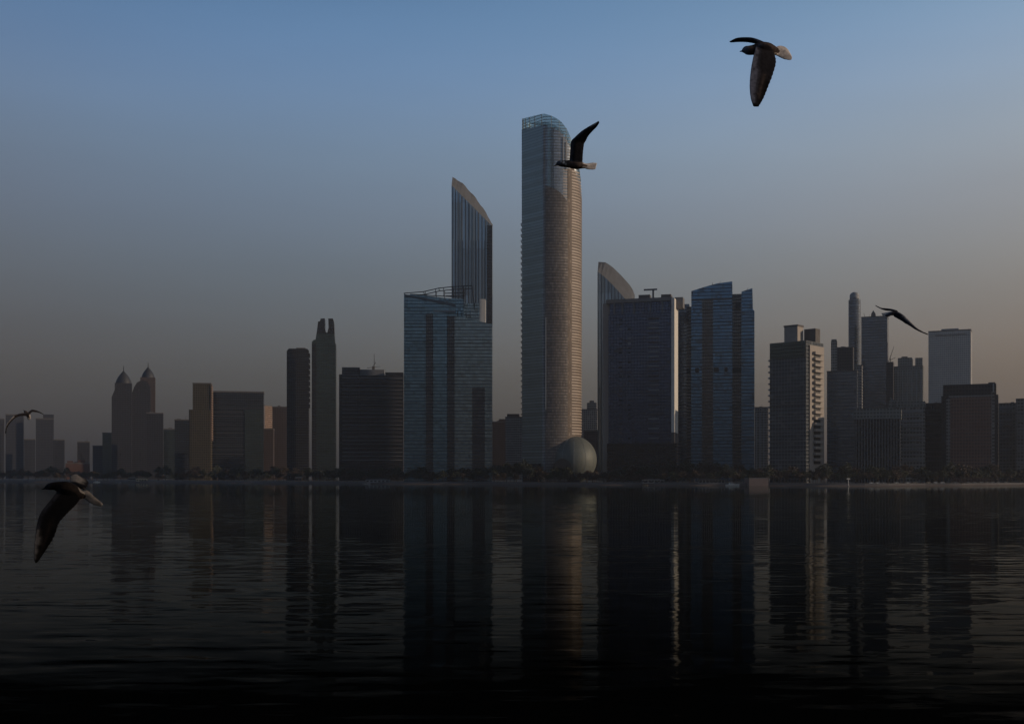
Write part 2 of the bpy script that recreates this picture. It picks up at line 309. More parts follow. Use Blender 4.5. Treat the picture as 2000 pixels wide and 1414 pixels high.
# ------------------------------------------------------------------ the curved supertall tower
def interp(pts, x):
    if x <= pts[0][0]: return pts[0][1]
    for (a, ya), (b, yb) in zip(pts, pts[1:]):
        if x <= b: return ya+(yb-ya)*(x-a)/(b-a)
    return pts[-1][1]
B = Bld('curved_tower', 'tallest tower, a rounded glass shaft with a sliced top and gold lit right side', 'skyscraper', 1077, 1215)
TOP = [(1017,232),(1062,222),(1076,226),(1088,232),(1098,240),(1106,251),(1112,262),(1119,281),(1126,303),(1132,328),(1137,360),(1139,400)]
def ring(r0, r1, seg=72, a0=0, a1=360, flat=True):
    """points of the shaft's plan: half width r0 px across, depth r1 px"""
    out = []
    for i in range(seg+(0 if a1-a0 == 360 else 1)):
        a = math.radians(a0+(a1-a0)*i/seg); cxx, sy = math.cos(a), math.sin(a)
        k = .82 if cxx < 0 else 1.0                                  # squarer on the left, round on the right
        px = 1077+r0*math.copysign(abs(cxx)**k, cxx); dy = r1*math.copysign(abs(sy)**k, sy)
        dep_ = (r1+dy)*B.sc
        if sy < 0 and px < 1062: dep_ = (.03+.83*min(1, (1062-px)/44.5))*r1*B.sc      # flat left facet up to a corner
        out.append((px, dep_))
    return out
def ZT(py, dep):
    return H+(HY-py)/F*(B.D+min(dep, 30))-B.z0
def shaft(name, r0, r1, off, mat, ytop=None, a0=0, a1=360, dshift=0.0, parent=None):
    pts = ring(r0, r1, 72, a0, a1); b = MB()
    P = [(B.X(px), y+dshift) for px, y in pts]; tops = [ZT(max(interp(TOP, px)+off, ytop or 0), y) for px, y in pts]
    nn = len(P); b.add([(x_, y_, 0) for x_, y_ in P]+[(p[0], p[1], z_) for p, z_ in zip(P, tops)], [(i, (i+1)%nn, nn+(i+1)%nn, nn+i) for i in range(nn if a1-a0 == 360 else nn-1)]); b.add([(p[0], p[1], z_-.02) for p, z_ in zip(P, tops)], [tuple(range(nn))] if a1-a0 == 360 else [])
    return b.build(name, mat, parent or B.e, True)
def rings(name, r0, r1, mat, y0, y1, pitch, th, depth, a0=0, a1=360, off=0, parent=None, seg=72, jit=0):
    """slab edges wrapped round the shaft, stopping where the slice cuts them"""
    o_ = ring(r0, r1, seg, a0, a1); i_ = ring(r0-depth, r1-depth, seg, a0, a1); sh = depth*B.sc
    b = MB(); y = y0
    while y < y1:
        k = len(o_); full = a1-a0 == 360; t_ = th*random.uniform(1-jit, 1)
        for j in range(k if full else k-1):
            q = (j+1) % k
            if ZT(interp(TOP, o_[j][0])+off, o_[j][1]) < B.Z(y) or ZT(interp(TOP, o_[q][0])+off, o_[q][1]) < B.Z(y): continue
            A, Bq, C, Dq = o_[j], o_[q], i_[q], i_[j]
            c4 = [(B.X(A[0]), A[1]), (B.X(Bq[0]), Bq[1]), (B.X(C[0]), C[1]+sh), (B.X(Dq[0]), Dq[1]+sh)]
            b.add([(x_, y_, B.Z(y+t_)) for x_, y_ in c4]+[(x_, y_, B.Z(y)) for x_, y_ in c4], [(0,1,5,4),(4,5,6,7),(3,2,1,0),(2,3,7,6)])
        y += pitch
    return b.build(name, mat, parent or B.e)
shaft('shaft', 58.5, 52, 22, 'core')
cg = shaft('crown', 58.3, 51.8, 0, 'crownglass')
rings('crown_rail', 58.8, 52.3, 'steel', 205, 400, 5.6, .9, 1.2, parent=cg, off=0)
b = MB()
for (px, dy) in ring(58, 51.5, 24):
    b.tube((B.X(px), dy+.3, ZT(interp(TOP, px)+24, dy)), (B.X(px), dy+.3, ZT(interp(TOP, px), dy)), .35, .35, 4)
    b.build('crown_post', 'steel', cg); b = MB()
rings('floor_band', 59.4, 52.9, 'bandblue', 228, 905, 5.6, 1.2, 1.4, 150, 282, off=20, jit=.5)
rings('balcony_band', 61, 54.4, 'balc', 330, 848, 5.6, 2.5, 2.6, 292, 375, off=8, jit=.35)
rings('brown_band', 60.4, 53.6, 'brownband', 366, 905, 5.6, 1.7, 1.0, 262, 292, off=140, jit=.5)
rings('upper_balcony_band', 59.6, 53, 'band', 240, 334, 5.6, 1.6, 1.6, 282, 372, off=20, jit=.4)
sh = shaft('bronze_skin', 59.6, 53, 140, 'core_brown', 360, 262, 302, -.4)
shaft('balcony_wall', 59.4, 52.8, 40, 'core_gap_shade', 330, 302, 375, -.25)
rings('lower_ring', 61.5, 55, 'band', 425, 910, 11.2, 1.2, 1.5, 150, 262, jit=.4)
for (xx, y0, y1, w) in ((1062.5, 250, 905, .9), (1066, 620, 800, 2.2), (1100, 268, 326, 1.6), (1106, 276, 330, 2.2)):
    a = math.acos(max(-1, min(1, (xx-1077)/59.5))); dep = (53-53*abs(math.sin(a)))*B.sc-1.2
    B.box('mullion_lit_strip', xx-w/2, xx+w/2, y0, y1, dep, dep+2.5, 'white' if xx > 1090 else 'lightgrey' if w > 1 else 'steel')  # the white strips on the right are painted sunlit streaks
B.box('lobby', 1022, 1132, 905, None, 4, 50, 'dark')
# podium shell
B = Bld('podium_dome', 'pale green rounded shell bulging out at the right foot of the tallest tower', 'domed building', 1106, 1200)
b = MB(); b.sphere((B.X(1121), 30, B.Z(897)), (46*B.sc, 26, 47*B.sc), 48, 30); b.build('shell', 'domeshell', B.e, True)
for k in range(5):
    ph = math.radians(-90+(k-2)*30); b = MB(); prev = None
    for j in range(19):
        th = math.radians(5+115*j/18); p_ = (B.X(1121)+46.1*B.sc*math.sin(th)*math.cos(ph), 30+26.05*math.sin(th)*math.sin(ph), B.Z(897)+47.1*B.sc*math.cos(th))
        if prev: b.tube(prev, p_, .13, .13, 4)
        prev = p_
    b.build('rib', 'lightgrey', B.e)
b = MB(); b.extr([(B.X(1106+18*math.cos(a)-8), max(0, B.Z(914)+18*B.sc*math.sin(a))) for a in [math.pi*i/14 for i in range(15)]], -1.5, 12); b.build('entrance_arch', 'opening', B.e)

# ------------------------------------------------------------------ slanted roof towers
B = Bld('slanted_tower', 'ribbed blue grey tower with a straight slanted stone roof left of the tallest tower', 'skyscraper', 921, 1420, 2)
dep = 34
front = [(882,None),(882,364),(951,441),(961,444),(961,None)]
# body: front edge lower than back edge, so the sloping roof plane shows
def wedge(name, fr_, bk_, mat_body, mat_roof, dep, zig):
    """fr_: front top edge points, bk_: back top edge points, equal count"""
    nn = len(fr_); vs = []
    for (px, py) in fr_: vs.append((B.X(px), 0, B.Z(py)))
    for (px, py) in bk_: vs.append((B.X(px)*(1+dep/B.D), dep, H+(HY-py)/F*(B.D+dep)-B.z0))
    for (px, py) in fr_: vs.append((B.X(px), 0, 0))
    for (px, py) in bk_: vs.append((B.X(px), dep, 0))
    fsb = [(i, i+1, 2*nn+i+1, 2*nn+i) for i in range(nn-1)]+[(nn+i, nn+i+1, 3*nn+i+1, 3*nn+i) for i in range(nn-1)]+[(0, nn, 3*nn, 2*nn), (nn-1, 2*nn-1, 4*nn-1, 3*nn-1)]
    body = mesh_obj(name, vs, fsb, MT[mat_body], B.e)
    rv = [Vector(v)+Vector((0, 0, .0)) for v in vs[:2*nn]]; rv += [v-Vector((0, 0, 1.5)) for v in rv]
    # inset so roof edge does not lie in the wall plane
    rv = [Vector((v.x, v.y*.996+.06, v.z)) for v in rv]
    roof = mesh_obj('roof', rv, [(i, i+1, nn+i+1, nn+i) for i in range(nn-1)], MT[mat_roof], B.e)
    return body, roof
k = 24
fr_ = [(882+79*i/k, 362+(442-362)*(i/k)) for i in range(k+1)]
bk_ = [(882+79*i/k, interp([(882,346),(900,356),(925,383),(945,411),(957,432),(961,440)], 882+79*i/k)+(1.3 if (i//3) % 2 else 0)) for i in range(k+1)]
wedge('body', fr_, bk_, 'slant', 'roofstone', dep, 0)
B.fins('rib', 883, 951, 470, None, 5.2, 1.0, -.6, .1, 'steel')
for x_ in (885, 893, 901, 909, 917, 925, 933, 941, 948):
    B.box('tall_rib', x_, x_+.8, interp([(p[0], p[1]) for p in fr_], x_)+1.5, 470, -.55, .1, 'lightgrey' if x_ in (925, 948) else 'steel')
B.box('side_wall', 951.5, 961.5, 441, None, -1.2, 6, 'dark')
B = Bld('curved_roof_tower', 'blue grey tower with a curved sloping stone coloured roof just right of the tallest tower', 'skyscraper', 1200, 1400, 2)
bk_ = [(1167,511),(1174,511.5),(1181,512.5),(1188,517),(1196,523),(1204,531),(1212,539),(1220,548),(1227,556),(1233,565),(1238,577)]
fr_ = [(1167,530),(1174,535),(1181,541),(1188,548),(1196,556),(1204,565),(1212,574),(1218,581),(1224,588),(1231,596),(1238,604)]
wedge('body', fr_, bk_, 'slant', 'roofstone', 34, 0)
B.fins('rib', 1168, 1232, 606, None, 5.5, 1.0, -.6, .1, 'steel')

# ------------------------------------------------------------------ teal glass office block (open steel crown)
B = Bld('teal_glass_block', 'wide teal glass block with an open steel roof frame before the slanted tower', 'office tower', 876, 1275, 3)
B.poly('left_wing', [(788,None),(788,573.5),(830,576),(872,581),(905,583),(905,None)], 6, 44, 'teal')
B.box('left_recess_shade', 831, 846.5, 612, None, 4.6, 8, 'darkbrown')  # strip proud of the wing, recess shade put into its dark colour
B.poly('middle_wing', [(846,None),(846,608),(873,611),(873,None)], 2, 30, 'teal')
B.box('right_recess', 873, 889, 616, None, 4, 20, 'darkbrown')
B.poly('right_wing', [(888,None),(888,617),(905,620),(925,625),(961,633),(961,None)], 0, 38, 'teal2')
B.bands('floor_line', 888.3, 961.2, 640, 905, 7.4, .7, -.3, .1, 'bandd', jitter=.8)
B.bands('left_floor_line', 788.3, 830.5, 600, 905, 7.4, .6, 5.7, 6.1, 'bandd', jitter=.6)
B.box('dark_panel', 922, 947, 757, None, -.5, .1, 'darkbrown')
B.box('penthouse', 880, 940, 597, 640, 14, 40, 'teal2')
B.poly('sloping_parapet', [(789,577),(789,573.2),(868,588),(889,592),(889,598),(866,593)], 5.2, 6.3, 'steel')
B.box('penthouse_crown', 905, 938, 588, 602, 18, 38, 'teal2')
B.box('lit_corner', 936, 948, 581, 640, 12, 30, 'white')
B.box('parapet', 846, 889, 606, 609, 1.7, 6, 'lightgrey')
fb = MB()
def bar(b, p, q, d, r=.55): b.tube((B.X(p[0]), d, B.Z(p[1])), (B.X(q[0]), d, B.Z(q[1])), r, r, 5)
for dd in (7, 26):
    for p, q in (((788,571),(826,568)),((826,568),(856,561)),((856,561),(884,558)),((884,558),(922,556)),((800,573),(905,579)),((868,571),(908,570)),((922,556),(926,600))): bar(fb, p, q, dd)
    for xx, ya, yb in ((830,567,575),(850,563,577),(866,560,578),(884,558,579),(905,557,598)): bar(fb, (xx, ya), (xx, yb), dd, .4)
for xx, yy in ((788,571),(826,568),(856,561),(884,558),(922,556)): fb.tube((B.X(xx), 7, B.Z(yy)), (B.X(xx), 26, B.Z(yy)), .4, .4, 5)
fb.build('roof_frame', 'darksteel', B.e)
for xx in (893, 901, 909, 917): B.box('roof_post', xx, xx+1.2, 606, 617, 4, 5, 'darksteel')

# ------------------------------------------------------------------ dark navy slab
B = Bld('navy_slab_block', 'wide dark navy slab block with a pale right edge and a roof arm', 'office tower', 1250, 1250, 9)
B.box('body', 1188, 1311, 612, None, 0, 30, 'navy')
B.box('crown_storey', 1190, 1309, 590, 613, 2, 28, 'navy')
B.box('roof_slab', 1183, 1313, 583, 590, -1, 31, 'band')
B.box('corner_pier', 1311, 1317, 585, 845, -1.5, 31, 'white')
B.box('corner_pier_shade', 1311, 1317, 845.4, None, -1.2, 31, 'concd')  # dark concrete stands in for the shadow on the pier's foot
B.box('side_slab', 1174, 1187.7, 588, None, 8, 30, 'lightgrey')
for xx in (1198, 1214, 1237, 1269, 1292): B.box('crown_column', xx, xx+2, 590.3, 612, -.4, 2.5, 'band')
B.box('plant_room', 1245, 1267, 574, 583, 8, 20, 'concd'); B.box('plant_room', 1289, 1308, 575, 583, 8, 20, 'concd'); B.box('plant_room', 1314, 1330, 580, 600, 14, 30, 'band')
B.box('window_cleaning_arm', 1255, 1281, 562.5, 565.5, 9, 10.5, 'steel'); B.box('arm_post', 1271.5, 1275, 565.5, 583, 9, 10.5, 'steel')
B.box('podium', 1186, 1322, 866, None, -3, 32, 'dark')
y = 622
while y < 862:
    for (x0, x1) in ((1208.5, 1215.5), (1226, 1232)):
        if random.random() < .8: B.box('window', x0, x1, y, y+random.choice((2.2, 2.8)), -.3, .2, random.choice(['opening', 'opening', 'lightgrey', 'bandd']))
    B.box('balcony', 1266, 1287, y, y+2.0, -1.6, .2, random.choice(['band', 'bandd', 'bandd', 'lightgrey']))
    y += 9.3

# ------------------------------------------------------------------ bright blue glass cluster
B = Bld('blue_glass_towers', 'bright blue glass tower of joined shafts with a row of dark slots half way up', 'office tower', 1397, 1300, 2)
B.box('left_shaft', 1323, 1345, 590, None, 8, 34, 'blue2')
B.box('recess', 1340, 1351, 596, None, 6, 20, 'darkbrown')
B.poly('main_shaft', [(1350,None),(1350,567),(1375,560),(1400,554),(1430,551),(1430,None)], 0, 36, 'blue')
B.box('main_recess_shade', 1371, 1393, 584, None, -.6, .3, 'darkbrown')  # strip proud of the shaft, its dark colour stands in for recess shade
B.box('right_recess', 1430, 1450, 574, None, 7, 26, 'darkbrown')
B.poly('right_shaft', [(1448,None),(1448,571),(1469,565),(1470,606),(1473,610),(1473,None)], 2, 32, 'blue')
B.box('crown_fin', 1350, 1430, 584, 586, -.8, .1, 'bandd')
for x0, x1, y0 in ((1350,1371,594),(1393,1430,590)): B.bands('floor_line', x0+.3, x1-.3, y0, 905, 7.5, .8, -.3, .1, 'bandd', jitter=.8)
B.bands('floor_line', 1448.3, 1472, 612, 905, 7.5, 1.0, 1.6, 2.1, 'bandd', jitter=.6)
B.bands('floor_line', 1323.3, 1344, 600, 905, 7.5, 1.0, 7.6, 8.1, 'bandd', jitter=.6)
for x0, x1, dd in ((1340,1348,5),(1358,1365,-.8),(1394,1404,-.8),(1415,1421,-.8),(1432,1448,5.6)): B.box('plant_opening', x0, x1, 718, 727, dd, dd+.9, 'opening')
for x0, x1, dd in ((1436,1445,6.4),): B.box('arch_opening', x0, x1, 590, 606, dd, dd+.7, 'opening')
B.mast('roof_antenna', 1391, 556, 549, .4, 10); B.mast('roof_antenna', 1403, 554, 546, .3, 12, x2=1407); B.mast('roof_antenna', 1458, 567, 561, .3, 10, x2=1461)

# ------------------------------------------------------------------ balcony block with warm side
B = Bld('balcony_block', 'grey gridded residential block with two roof boxes and sunlit balconies on its right side', 'apartment tower', 1538, 1100, 28)
B.box('body', 1503, 1574, 668, None, 0, 37, 'white_grid')
B.box('top_storeys', 1504, 1573, 669, 700, -.7, .2, 'green')
B.box('roof_box', 1526, 1552, 634, 668, 6, 18, 'conc'); B.box('roof_box', 1552, 1574, 641, 668, 20, 30, 'concd')
B.box('roof_box_cap', 1525, 1553, 634, 637, 5.6, 18.4, 'concd')
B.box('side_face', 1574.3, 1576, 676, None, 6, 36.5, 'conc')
y = 700
while y < 900:
    bb = MB(); bb.box(B.X(1499), B.X(1503), 1, 12, B.Z(y+3.4), B.Z(y)); bb.build('balcony', 'lightgrey', B.e)
    y += 11.5
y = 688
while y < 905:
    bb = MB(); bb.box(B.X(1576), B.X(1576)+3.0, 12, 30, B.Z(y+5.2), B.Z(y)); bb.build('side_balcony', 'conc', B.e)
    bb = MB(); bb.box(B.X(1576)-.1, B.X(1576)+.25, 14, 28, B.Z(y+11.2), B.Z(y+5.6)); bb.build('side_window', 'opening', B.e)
    y += 11.5
B.bands('floor_line', 1503.3, 1573.6, 735, 905, 18, 1.0, -.35, .1, 'band')

# ------------------------------------------------------------------ simple neighbours
def simple(name, label, cat, x0, x1, top, D, mat, yaw=4, dep=26, extra=None, group=None, roof=True):
    global B
    B = Bld(name, label, cat, (x0+x1)/2, D, yaw, group)
    dep_px = dep*math.sin(abs(math.radians(yaw)))/B.sc                # the part of the width taken by the visible side
    if yaw >= 0: a0, a1 = x0, x1-dep_px
    else: a0, a1 = x0+dep_px, x1
    B.cx = (a0+a1)/2; B.e.location.x = (B.cx-CX)/F*D
    B.box('body', a0, a1, top, None, 0, dep, mat)
    if roof: B.box('parapet', a0-.4, a1+.4, top-1.2, top+.8, -.3, dep+.3, 'concd')
    if extra: extra(B, a0, a1)
    rr = random.Random(name+label)
    if a1-a0 > 22:
        for q in range(rr.choice((1, 2, 2, 3))):
            w_ = rr.uniform(3, 8); xx = rr.uniform(a0+2, a1-w_-2); hh = rr.uniform(1.2, 3)
            B.box('roof_plant', xx, xx+w_, top-1.2-hh, top-1, dep*.35+q*2, dep*.35+q*2+5, rr.choice(['concd', 'steel', 'bandd']))
        if rr.random() < .5: xx = rr.uniform(a0+3, a1-3); B.mast('aerial', xx, top-1, top-rr.uniform(5, 9), .22, dep*.6)
    return B
# far left, across more water
G1 = 'distant towers at the far left'
simple('distant_tower', 'sliver of a distant blue tower cut by the left edge of the photo', 'tower', -14, 9, 818, 2500, 'haze_blue', 3)
simple('distant_tower', 'distant grey tower under the small gull at the far left', 'tower', 11, 47, 810, 2450, 'haze_blue', 3)
simple('low_distant_block', 'low distant block between the two far left towers', 'building', 47, 70, 858, 2600, 'haze_blue', 3)
simple('distant_tower', 'distant twin slab tower with a taller right half, second tower from the left edge', 'tower', 70, 106, 818, 2450, 'haze_blue', 3,
       extra=lambda B, a, b: B.box('taller_half', 84, b, 809, 820, 3, 22, 'haze_blue'))
simple('low_distant_block', 'low plum block right of the distant twin slab tower', 'building', 104, 127, 859, 2400, 'maroon', 3)
simple('low_distant_block', 'small lone dark block standing in the open gap of the left skyline', 'building', 151, 176, 863, 2350, 'maroon', 3)
simple('low_distant_block', 'low grey block left of the domed towers', 'building', 181, 204, 871, 2300, 'haze_blue', 3)
simple('low_distant_block', 'narrow stepped block touching the left domed tower', 'building', 200, 222, 846, 2280, 'green', 3)
simple('orange_building', 'low orange brown building behind the trees in the gap of the left skyline', 'building', 128, 176, 905, 1900, 'orange', 3,
       extra=lambda B, a, b: (B.box('gable', 131, 142, 900, 905, 2, 12, 'orange'), B.box('gable', 152, 166, 898, 905, 2, 12, 'orange')))
def ogive(B, part, xc, hw, ybase, ytip, mat, d, parent=None):
    """pointed dome as a lathe"""
    prof = [(1, 0), (.97, .14), (.88, .32), (.72, .5), (.5, .68), (.28, .82), (.12, .92), (.05, .97), (.02, 1)]
    b = MB(); nn = 16; vs = []
    for r, h in prof:
        for i in range(nn): a = i*math.tau/nn; vs.append((B.X(xc)+hw*B.sc*r*math.cos(a), d+hw*B.sc*r*math.sin(a), B.Z(ybase)+(B.Z(ytip)-B.Z(ybase))*h))
    b.add(vs, [(j*nn+i, j*nn+(i+1)%nn, (j+1)*nn+(i+1)%nn, (j+1)*nn+i) for j in range(len(prof)-1) for i in range(nn)])
    return b.build(part, mat, parent or B.e, True)
B = Bld('domed_tower', 'left and front one of the three towers with pointed domes', 'tower', 240, 2150, 2)
B.poly('body', [(218,None),(218,776),(224,762),(224,748),(257.5,748),(257.5,None)], 0, 30, 'maroon'); ogive(B, 'dome', 240.8, 16.6, 752, 722, 'darksteel', 16); B.mast('finial', 240.8, 724, 713, .9, 16)
B = Bld('domed_tower', 'middle tower with a low rounded shoulder between the two pointed domes', 'tower', 279, 2180, 2)
B.poly('body', [(258,None),(258,768),(262,756),(268,747),(278,741.5),(288,745),(294,756),(295,None)], 0, 30, 'maroon')
B = Bld('domed_tower', 'right and tallest of the three towers with pointed domes', 'tower', 289, 2240, 3)
B.poly('body', [(274,None),(274,737),(303,737),(303,None)], 0, 24, 'rust'); ogive(B, 'dome', 288.6, 13.6, 740, 715, 'darksteel', 13); B.mast('finial', 288.6, 717, 706, .9, 13)
simple('dark_block', 'flat topped plum block at the foot of the domed towers', 'building', 286, 320, 807, 2000, 'maroon', 3)
simple('low_distant_block', 'low dark block between the domed towers and the ochre tower', 'building', 318, 343, 838, 2100, 'green', 3)
simple('dark_block', 'narrow dark teal block left of the ochre tower', 'building', 341, 371, 820, 1800, 'darkblue', 3)
B = Bld('ochre_tower', 'ochre stepped tower with a lit right edge left of the wide dark block', 'tower', 392, 1660, 6)
B.box('upper_shaft', 376, 411, 749, 830, 2, 24, 'ochre'); B.box('lower_shaft', 369, 411.5, 800, None, 0, 26, 'ochre'); B.box('cap', 375.5, 412, 747.5, 749.5, 1.7, 24.3, 'concd'); B.box('sunlit_edge', 411.6, 413.5, 752, 860, 1, 23, 'tan')  # tan strip puts the sunlight on the right edge into colour
B = Bld('wide_dark_block', 'wide flat topped dark blue block between the ochre tower and the slim dark tower', 'office block', 464, 1720, 3)
B.box('body', 411, 515, 766, None, 0, 36, 'darkblue')
B.box('lighter_bay', 478, 514.6, 800, None, -.8, .2, 'green'); B.box('parapet', 412, 515.6, 764, 767, -.3, 36.3, 'concd')
B.bands('floor_line', 411.3, 514.6, 780, 905, 8.2, .7, -.35, .1, 'bandd', jitter=.5)
simple('tan_block', 'small tan block with a sunlit face right of the wide dark block', 'building', 517, 532, 792, 1900, 'tan', 30, 26)
simple('rust_block', 'dim rust block in front of the slim dark tower foot', 'building', 532, 562, 795, 1850, 'rust', 4)
simple('rust_block', 'low rust brown block filling the foot of the gap beside the wide dark block', 'building', 514, 536, 838, 1750, 'rust', 4)
# slim dark tower
B = Bld('slim_dark_tower', 'slim dark tower with rounded shoulders and scalloped balconies down its right edge', 'apartment tower', 583, 1600, 3)
B.poly('body', [(560,None),(560,686),(564,681),(600,681),(603,684),(603,None)], 0, 26, 'dark'); B.box('roof_box', 578, 596, 678.5, 682, 5, 16, 'concd')
y = 690
while y < 800: B.box('balcony', 602.5, 605.4, y, y+7, 2, 16, 'dark'); y += 11
B = Bld('notched_tower', 'dark green tapering tower with a notched crown of two prongs', 'skyscraper', 633, 1560, 3)
B.poly('body', [(609,None),(609,668),(613,664),(620,664),(620,671),(656,671),(656,None)], 0, 28, 'green')
B.poly('upper_shaft', [(615,671),(618,652),(653,652),(654.5,671)], 1, 27, 'green')
B.poly('left_prong', [(618,652),(621,628),(625,627),(626,622),(634,621.5),(634,640),(636,648),(636,652)], 2, 26, 'dark')
B.poly('right_prong', [(639.5,652),(639.5,648),(641.5,640),(641,621.5),(650,621.5),(652,628),(653,652)], 2, 26, 'dark')
B.box('prong_link', 634, 641.5, 649, 652, 3, 25, 'dark'); B.box('left_edge_fin', 609, 618, 672, None, -.8, .2, 'dark')
B = Bld('banded_block', 'broad dark residential block with pale floor bands and a mast on its roof', 'apartment block', 724, 1480, 3)
B.box('left_part', 668, 702, 719, None, 0, 30, 'dark'); B.box('lower_left_part', 662, 668.3, 731, None, 3, 26, 'dark'); B.box('centre_part', 701, 753, 733, None, 2, 30, 'dark'); B.box('right_part', 752.5, 788, 727, None, 0, 30, 'dark')
B.box('roof_house', 702, 750, 721, 736, 6, 24, 'band'); B.box('parapet', 668, 702.5, 717.6, 719.3, -.3, 30.3, 'band')
B.bands('floor_band', 668.5, 786.5, 738, 900, 7.6, 1.7, -.9, 2, 'band', jitter=.6)
B.bands('balcony_edge', 668.5, 700, 722, 740, 5.5, 1.3, -.9, 0, 'band')
B.mast('mast', 730, 722, 690, .5, 12); B.mast('mast_arm', 716, 717, 714, .35, 12, x2=742); B.mast('mast_brace', 733, 706, 717, .4, 12, x2=725); B.box('mast_base', 726, 731, 714, 721, 10, 14, 'concd')
# gap between teal block and main tower
simple('rust_block', 'hazy rust block left of the tallest tower, touching the teal block', 'building', 960, 992, 824, 1700, 'rust', 3, extra=lambda B, a, b: B.box('roof_box', 974, 990, 818, 824, 4, 14, 'rust'))
simple('hazy_block', 'hazy brown block with a roof box touching the left foot of the tallest tower', 'building', 987, 1026, 815, 1650, 'greywall', 3, extra=lambda B, a, b: B.box('roof_box', 990, 1014, 808, 815, 4, 14, 'rust'))
simple('hazy_block', 'stepped hazy block in the gap right of the tallest tower', 'building', 1128, 1168, 800, 1750, 'greywall', 3, extra=lambda B, a, b: (B.box('roof_box', 1146, 1165, 786, 800, 4, 14, 'greywall'), B.box('roof_cap', 1151, 1160, 782, 786, 6, 12, 'concd')))
simple('hazy_block', 'lower hazy block behind the pale podium shell', 'building', 1140, 1180, 842, 1600, 'rust', 3)
# right of blue cluster
simple('hazy_block', 'pale hazy block in the gap between the blue glass tower and the balcony block', 'building', 1474, 1502, 796, 1500, 'greywall', 3, extra=lambda B, a, b: B.fins('fin', 1477, 1497, 806, None, 7, 1.5, -.6, .1, 'lightgrey'))
simple('slate_glass_block', 'plain slate blue glass block right of the balcony block', 'office block', 1615, 1676, 725, 1215, 'blue2', 3)
simple('brown_tower', 'brown flat topped tower with a beige shaft, behind the slate glass block', 'tower', 1630, 1668, 679, 1420, 'maroon', 3, extra=lambda B, a, b: (B.box('beige_shaft', 1623, 1635, 666, None, -1, 10, 'greywall'), B.box('shaft_cap', 1623.6, 1634, 662, 666, 0, 9, 'greywall')))
B = Bld('round_capped_tower', 'slim round blue tower with a domed cap, tallest of the right hand group', 'tower', 1669, 1560, 0)
b = MB(); pts = [(12*B.sc*math.cos(i*math.tau/24), 10+12*B.sc*math.sin(i*math.tau/24)) for i in range(24)]
b.plan(pts, 0, [B.Z(584)]*24); b.build('body', 'blue2', B.e, False)
b = MB(); b.plan([(x_*.8, 10+(y_-10)*.8) for x_, y_ in pts], B.Z(584.2), [B.Z(576)]*24); b.sphere((0, 10, B.Z(576)), (9.6*B.sc, 9.6*B.sc, 8*B.sc), 20, 6, True); b.build('cap', 'lightgrey', B.e, True)
simple('slate_tower', 'tall flat topped slate tower with a small spired roof house below the distant gull', 'skyscraper', 1682, 1736, 619, 1500, 'blue2', 4, 30,
       extra=lambda B, a, b: (B.poly('roof_house', [(1700,619),(1701,611),(1705,605),(1709,611),(1710,619)], 6, 14, 'concd'), B.mast('mast', 1689, 619, 609, .35, 8, x2=1686), B.box('right_edge', b-1, b+.6, 670, None, -.5, 8, 'navy')))
simple('pinkish_slab', 'narrow pinkish grey slab between the slate glass block and the slate tower', 'building', 1671, 1685, 714, 1350, 'greywall', 3, 20)
B = simple('grey_green_tower', 'grey green tower with a broken roofline and a small crane left of the pale tower', 'tower', 1742, 1805, 716, 1500, 'greendim', 4, 26,
       extra=lambda B, a, b: (B.box('roof_box', 1753, 1781, 698, 716, 4, 20, 'greendim'), B.box('roof_cap', 1760, 1772, 695.5, 698, 5, 12, 'concd'), B.box('roof_box', 1787, 1801, 699, 716, 5, 18, 'greendim'), B.fins('fin', 1744, 1800, 724, None, 9, 1.4, -.6, .1, 'lightgrey')))
B.mast('crane_post', 1738, 716, 697, .6, 8); B.mast('crane_jib', 1736, 700, 674, .5, 8, x2=1745); B.mast('crane_counter_jib', 1733, 703, 696, .5, 8, x2=1748)
simple('low_brown_block', 'low brown block between the slate tower and the grey green tower', 'building', 1731, 1746, 708, 1480, 'maroon', 3, 20)
simple('pale_tower', 'large pale hazy tower with a low stepped top, highest right of the distant gull', 'skyscraper', 1813, 1899, 646, 1780, 'pale', 4, 36,
       extra=lambda B, a, b: (B.box('roof_step', 1838, 1872, 641.5, 646, 4, 30, 'lightgrey'), B.bands('louvre', 1826, 1888, 653, 657, 2, .8, -.4, .1, 'concd')))
B = Bld('finned_block', 'wide low block with a pale crown band and vertical fins beside the slate glass block', 'office block', 1714, 1085, 2)
B.box('body', 1669, 1758, 800, None, 0, 30, 'dark'); B.box('crown_band', 1667, 1760, 798, 818, -1.5, 31, 'greendim')
B.fins('fin', 1671, 1757, 818.3, None, 5.7, 1.6, -1.1, .1, 'band')
B = Bld('striped_block', 'pale striped block with a raised gabled left corner right of the finned block', 'office block', 1782, 1130, 2)
B.box('body', 1756, 1806, 790, None, 0, 30, 'greywall'); B.poly('gable', [(1733,800),(1737,774),(1750,782),(1757,790),(1757,800)], 6, 26, 'greendim'); B.box('crown', 1750, 1806.6, 784, 795, -.6, 30.4, 'greendim')
B.bands('floor_band', 1762, 1800, 803, 905, 9.3, 3.6, -1, .1, 'band', jitter=.2)
simple('banded_dark_block', 'dim banded block between the striped block and the rust brown block', 'building', 1805, 1842, 788, 1160, 'maroon', 2, 26,
       extra=lambda B, a, b: B.bands('floor_band', a+1, b-1, 800, 905, 9, 2.4, -.8, .1, 'bandd'))
B = Bld('rust_brown_block', 'broad rust brown block with a framed centre panel near the right edge', 'hotel block', 1894, 1120, 2)
B.box('body', 1838, 1949, 772, None, 0, 34, 'maroon'); B.box('roof_storey', 1841, 1945, 750, 773, 2, 32, 'maroon'); B.box('centre_panel', 1856, 1936, 776, None, -1, .3, 'redbrown')
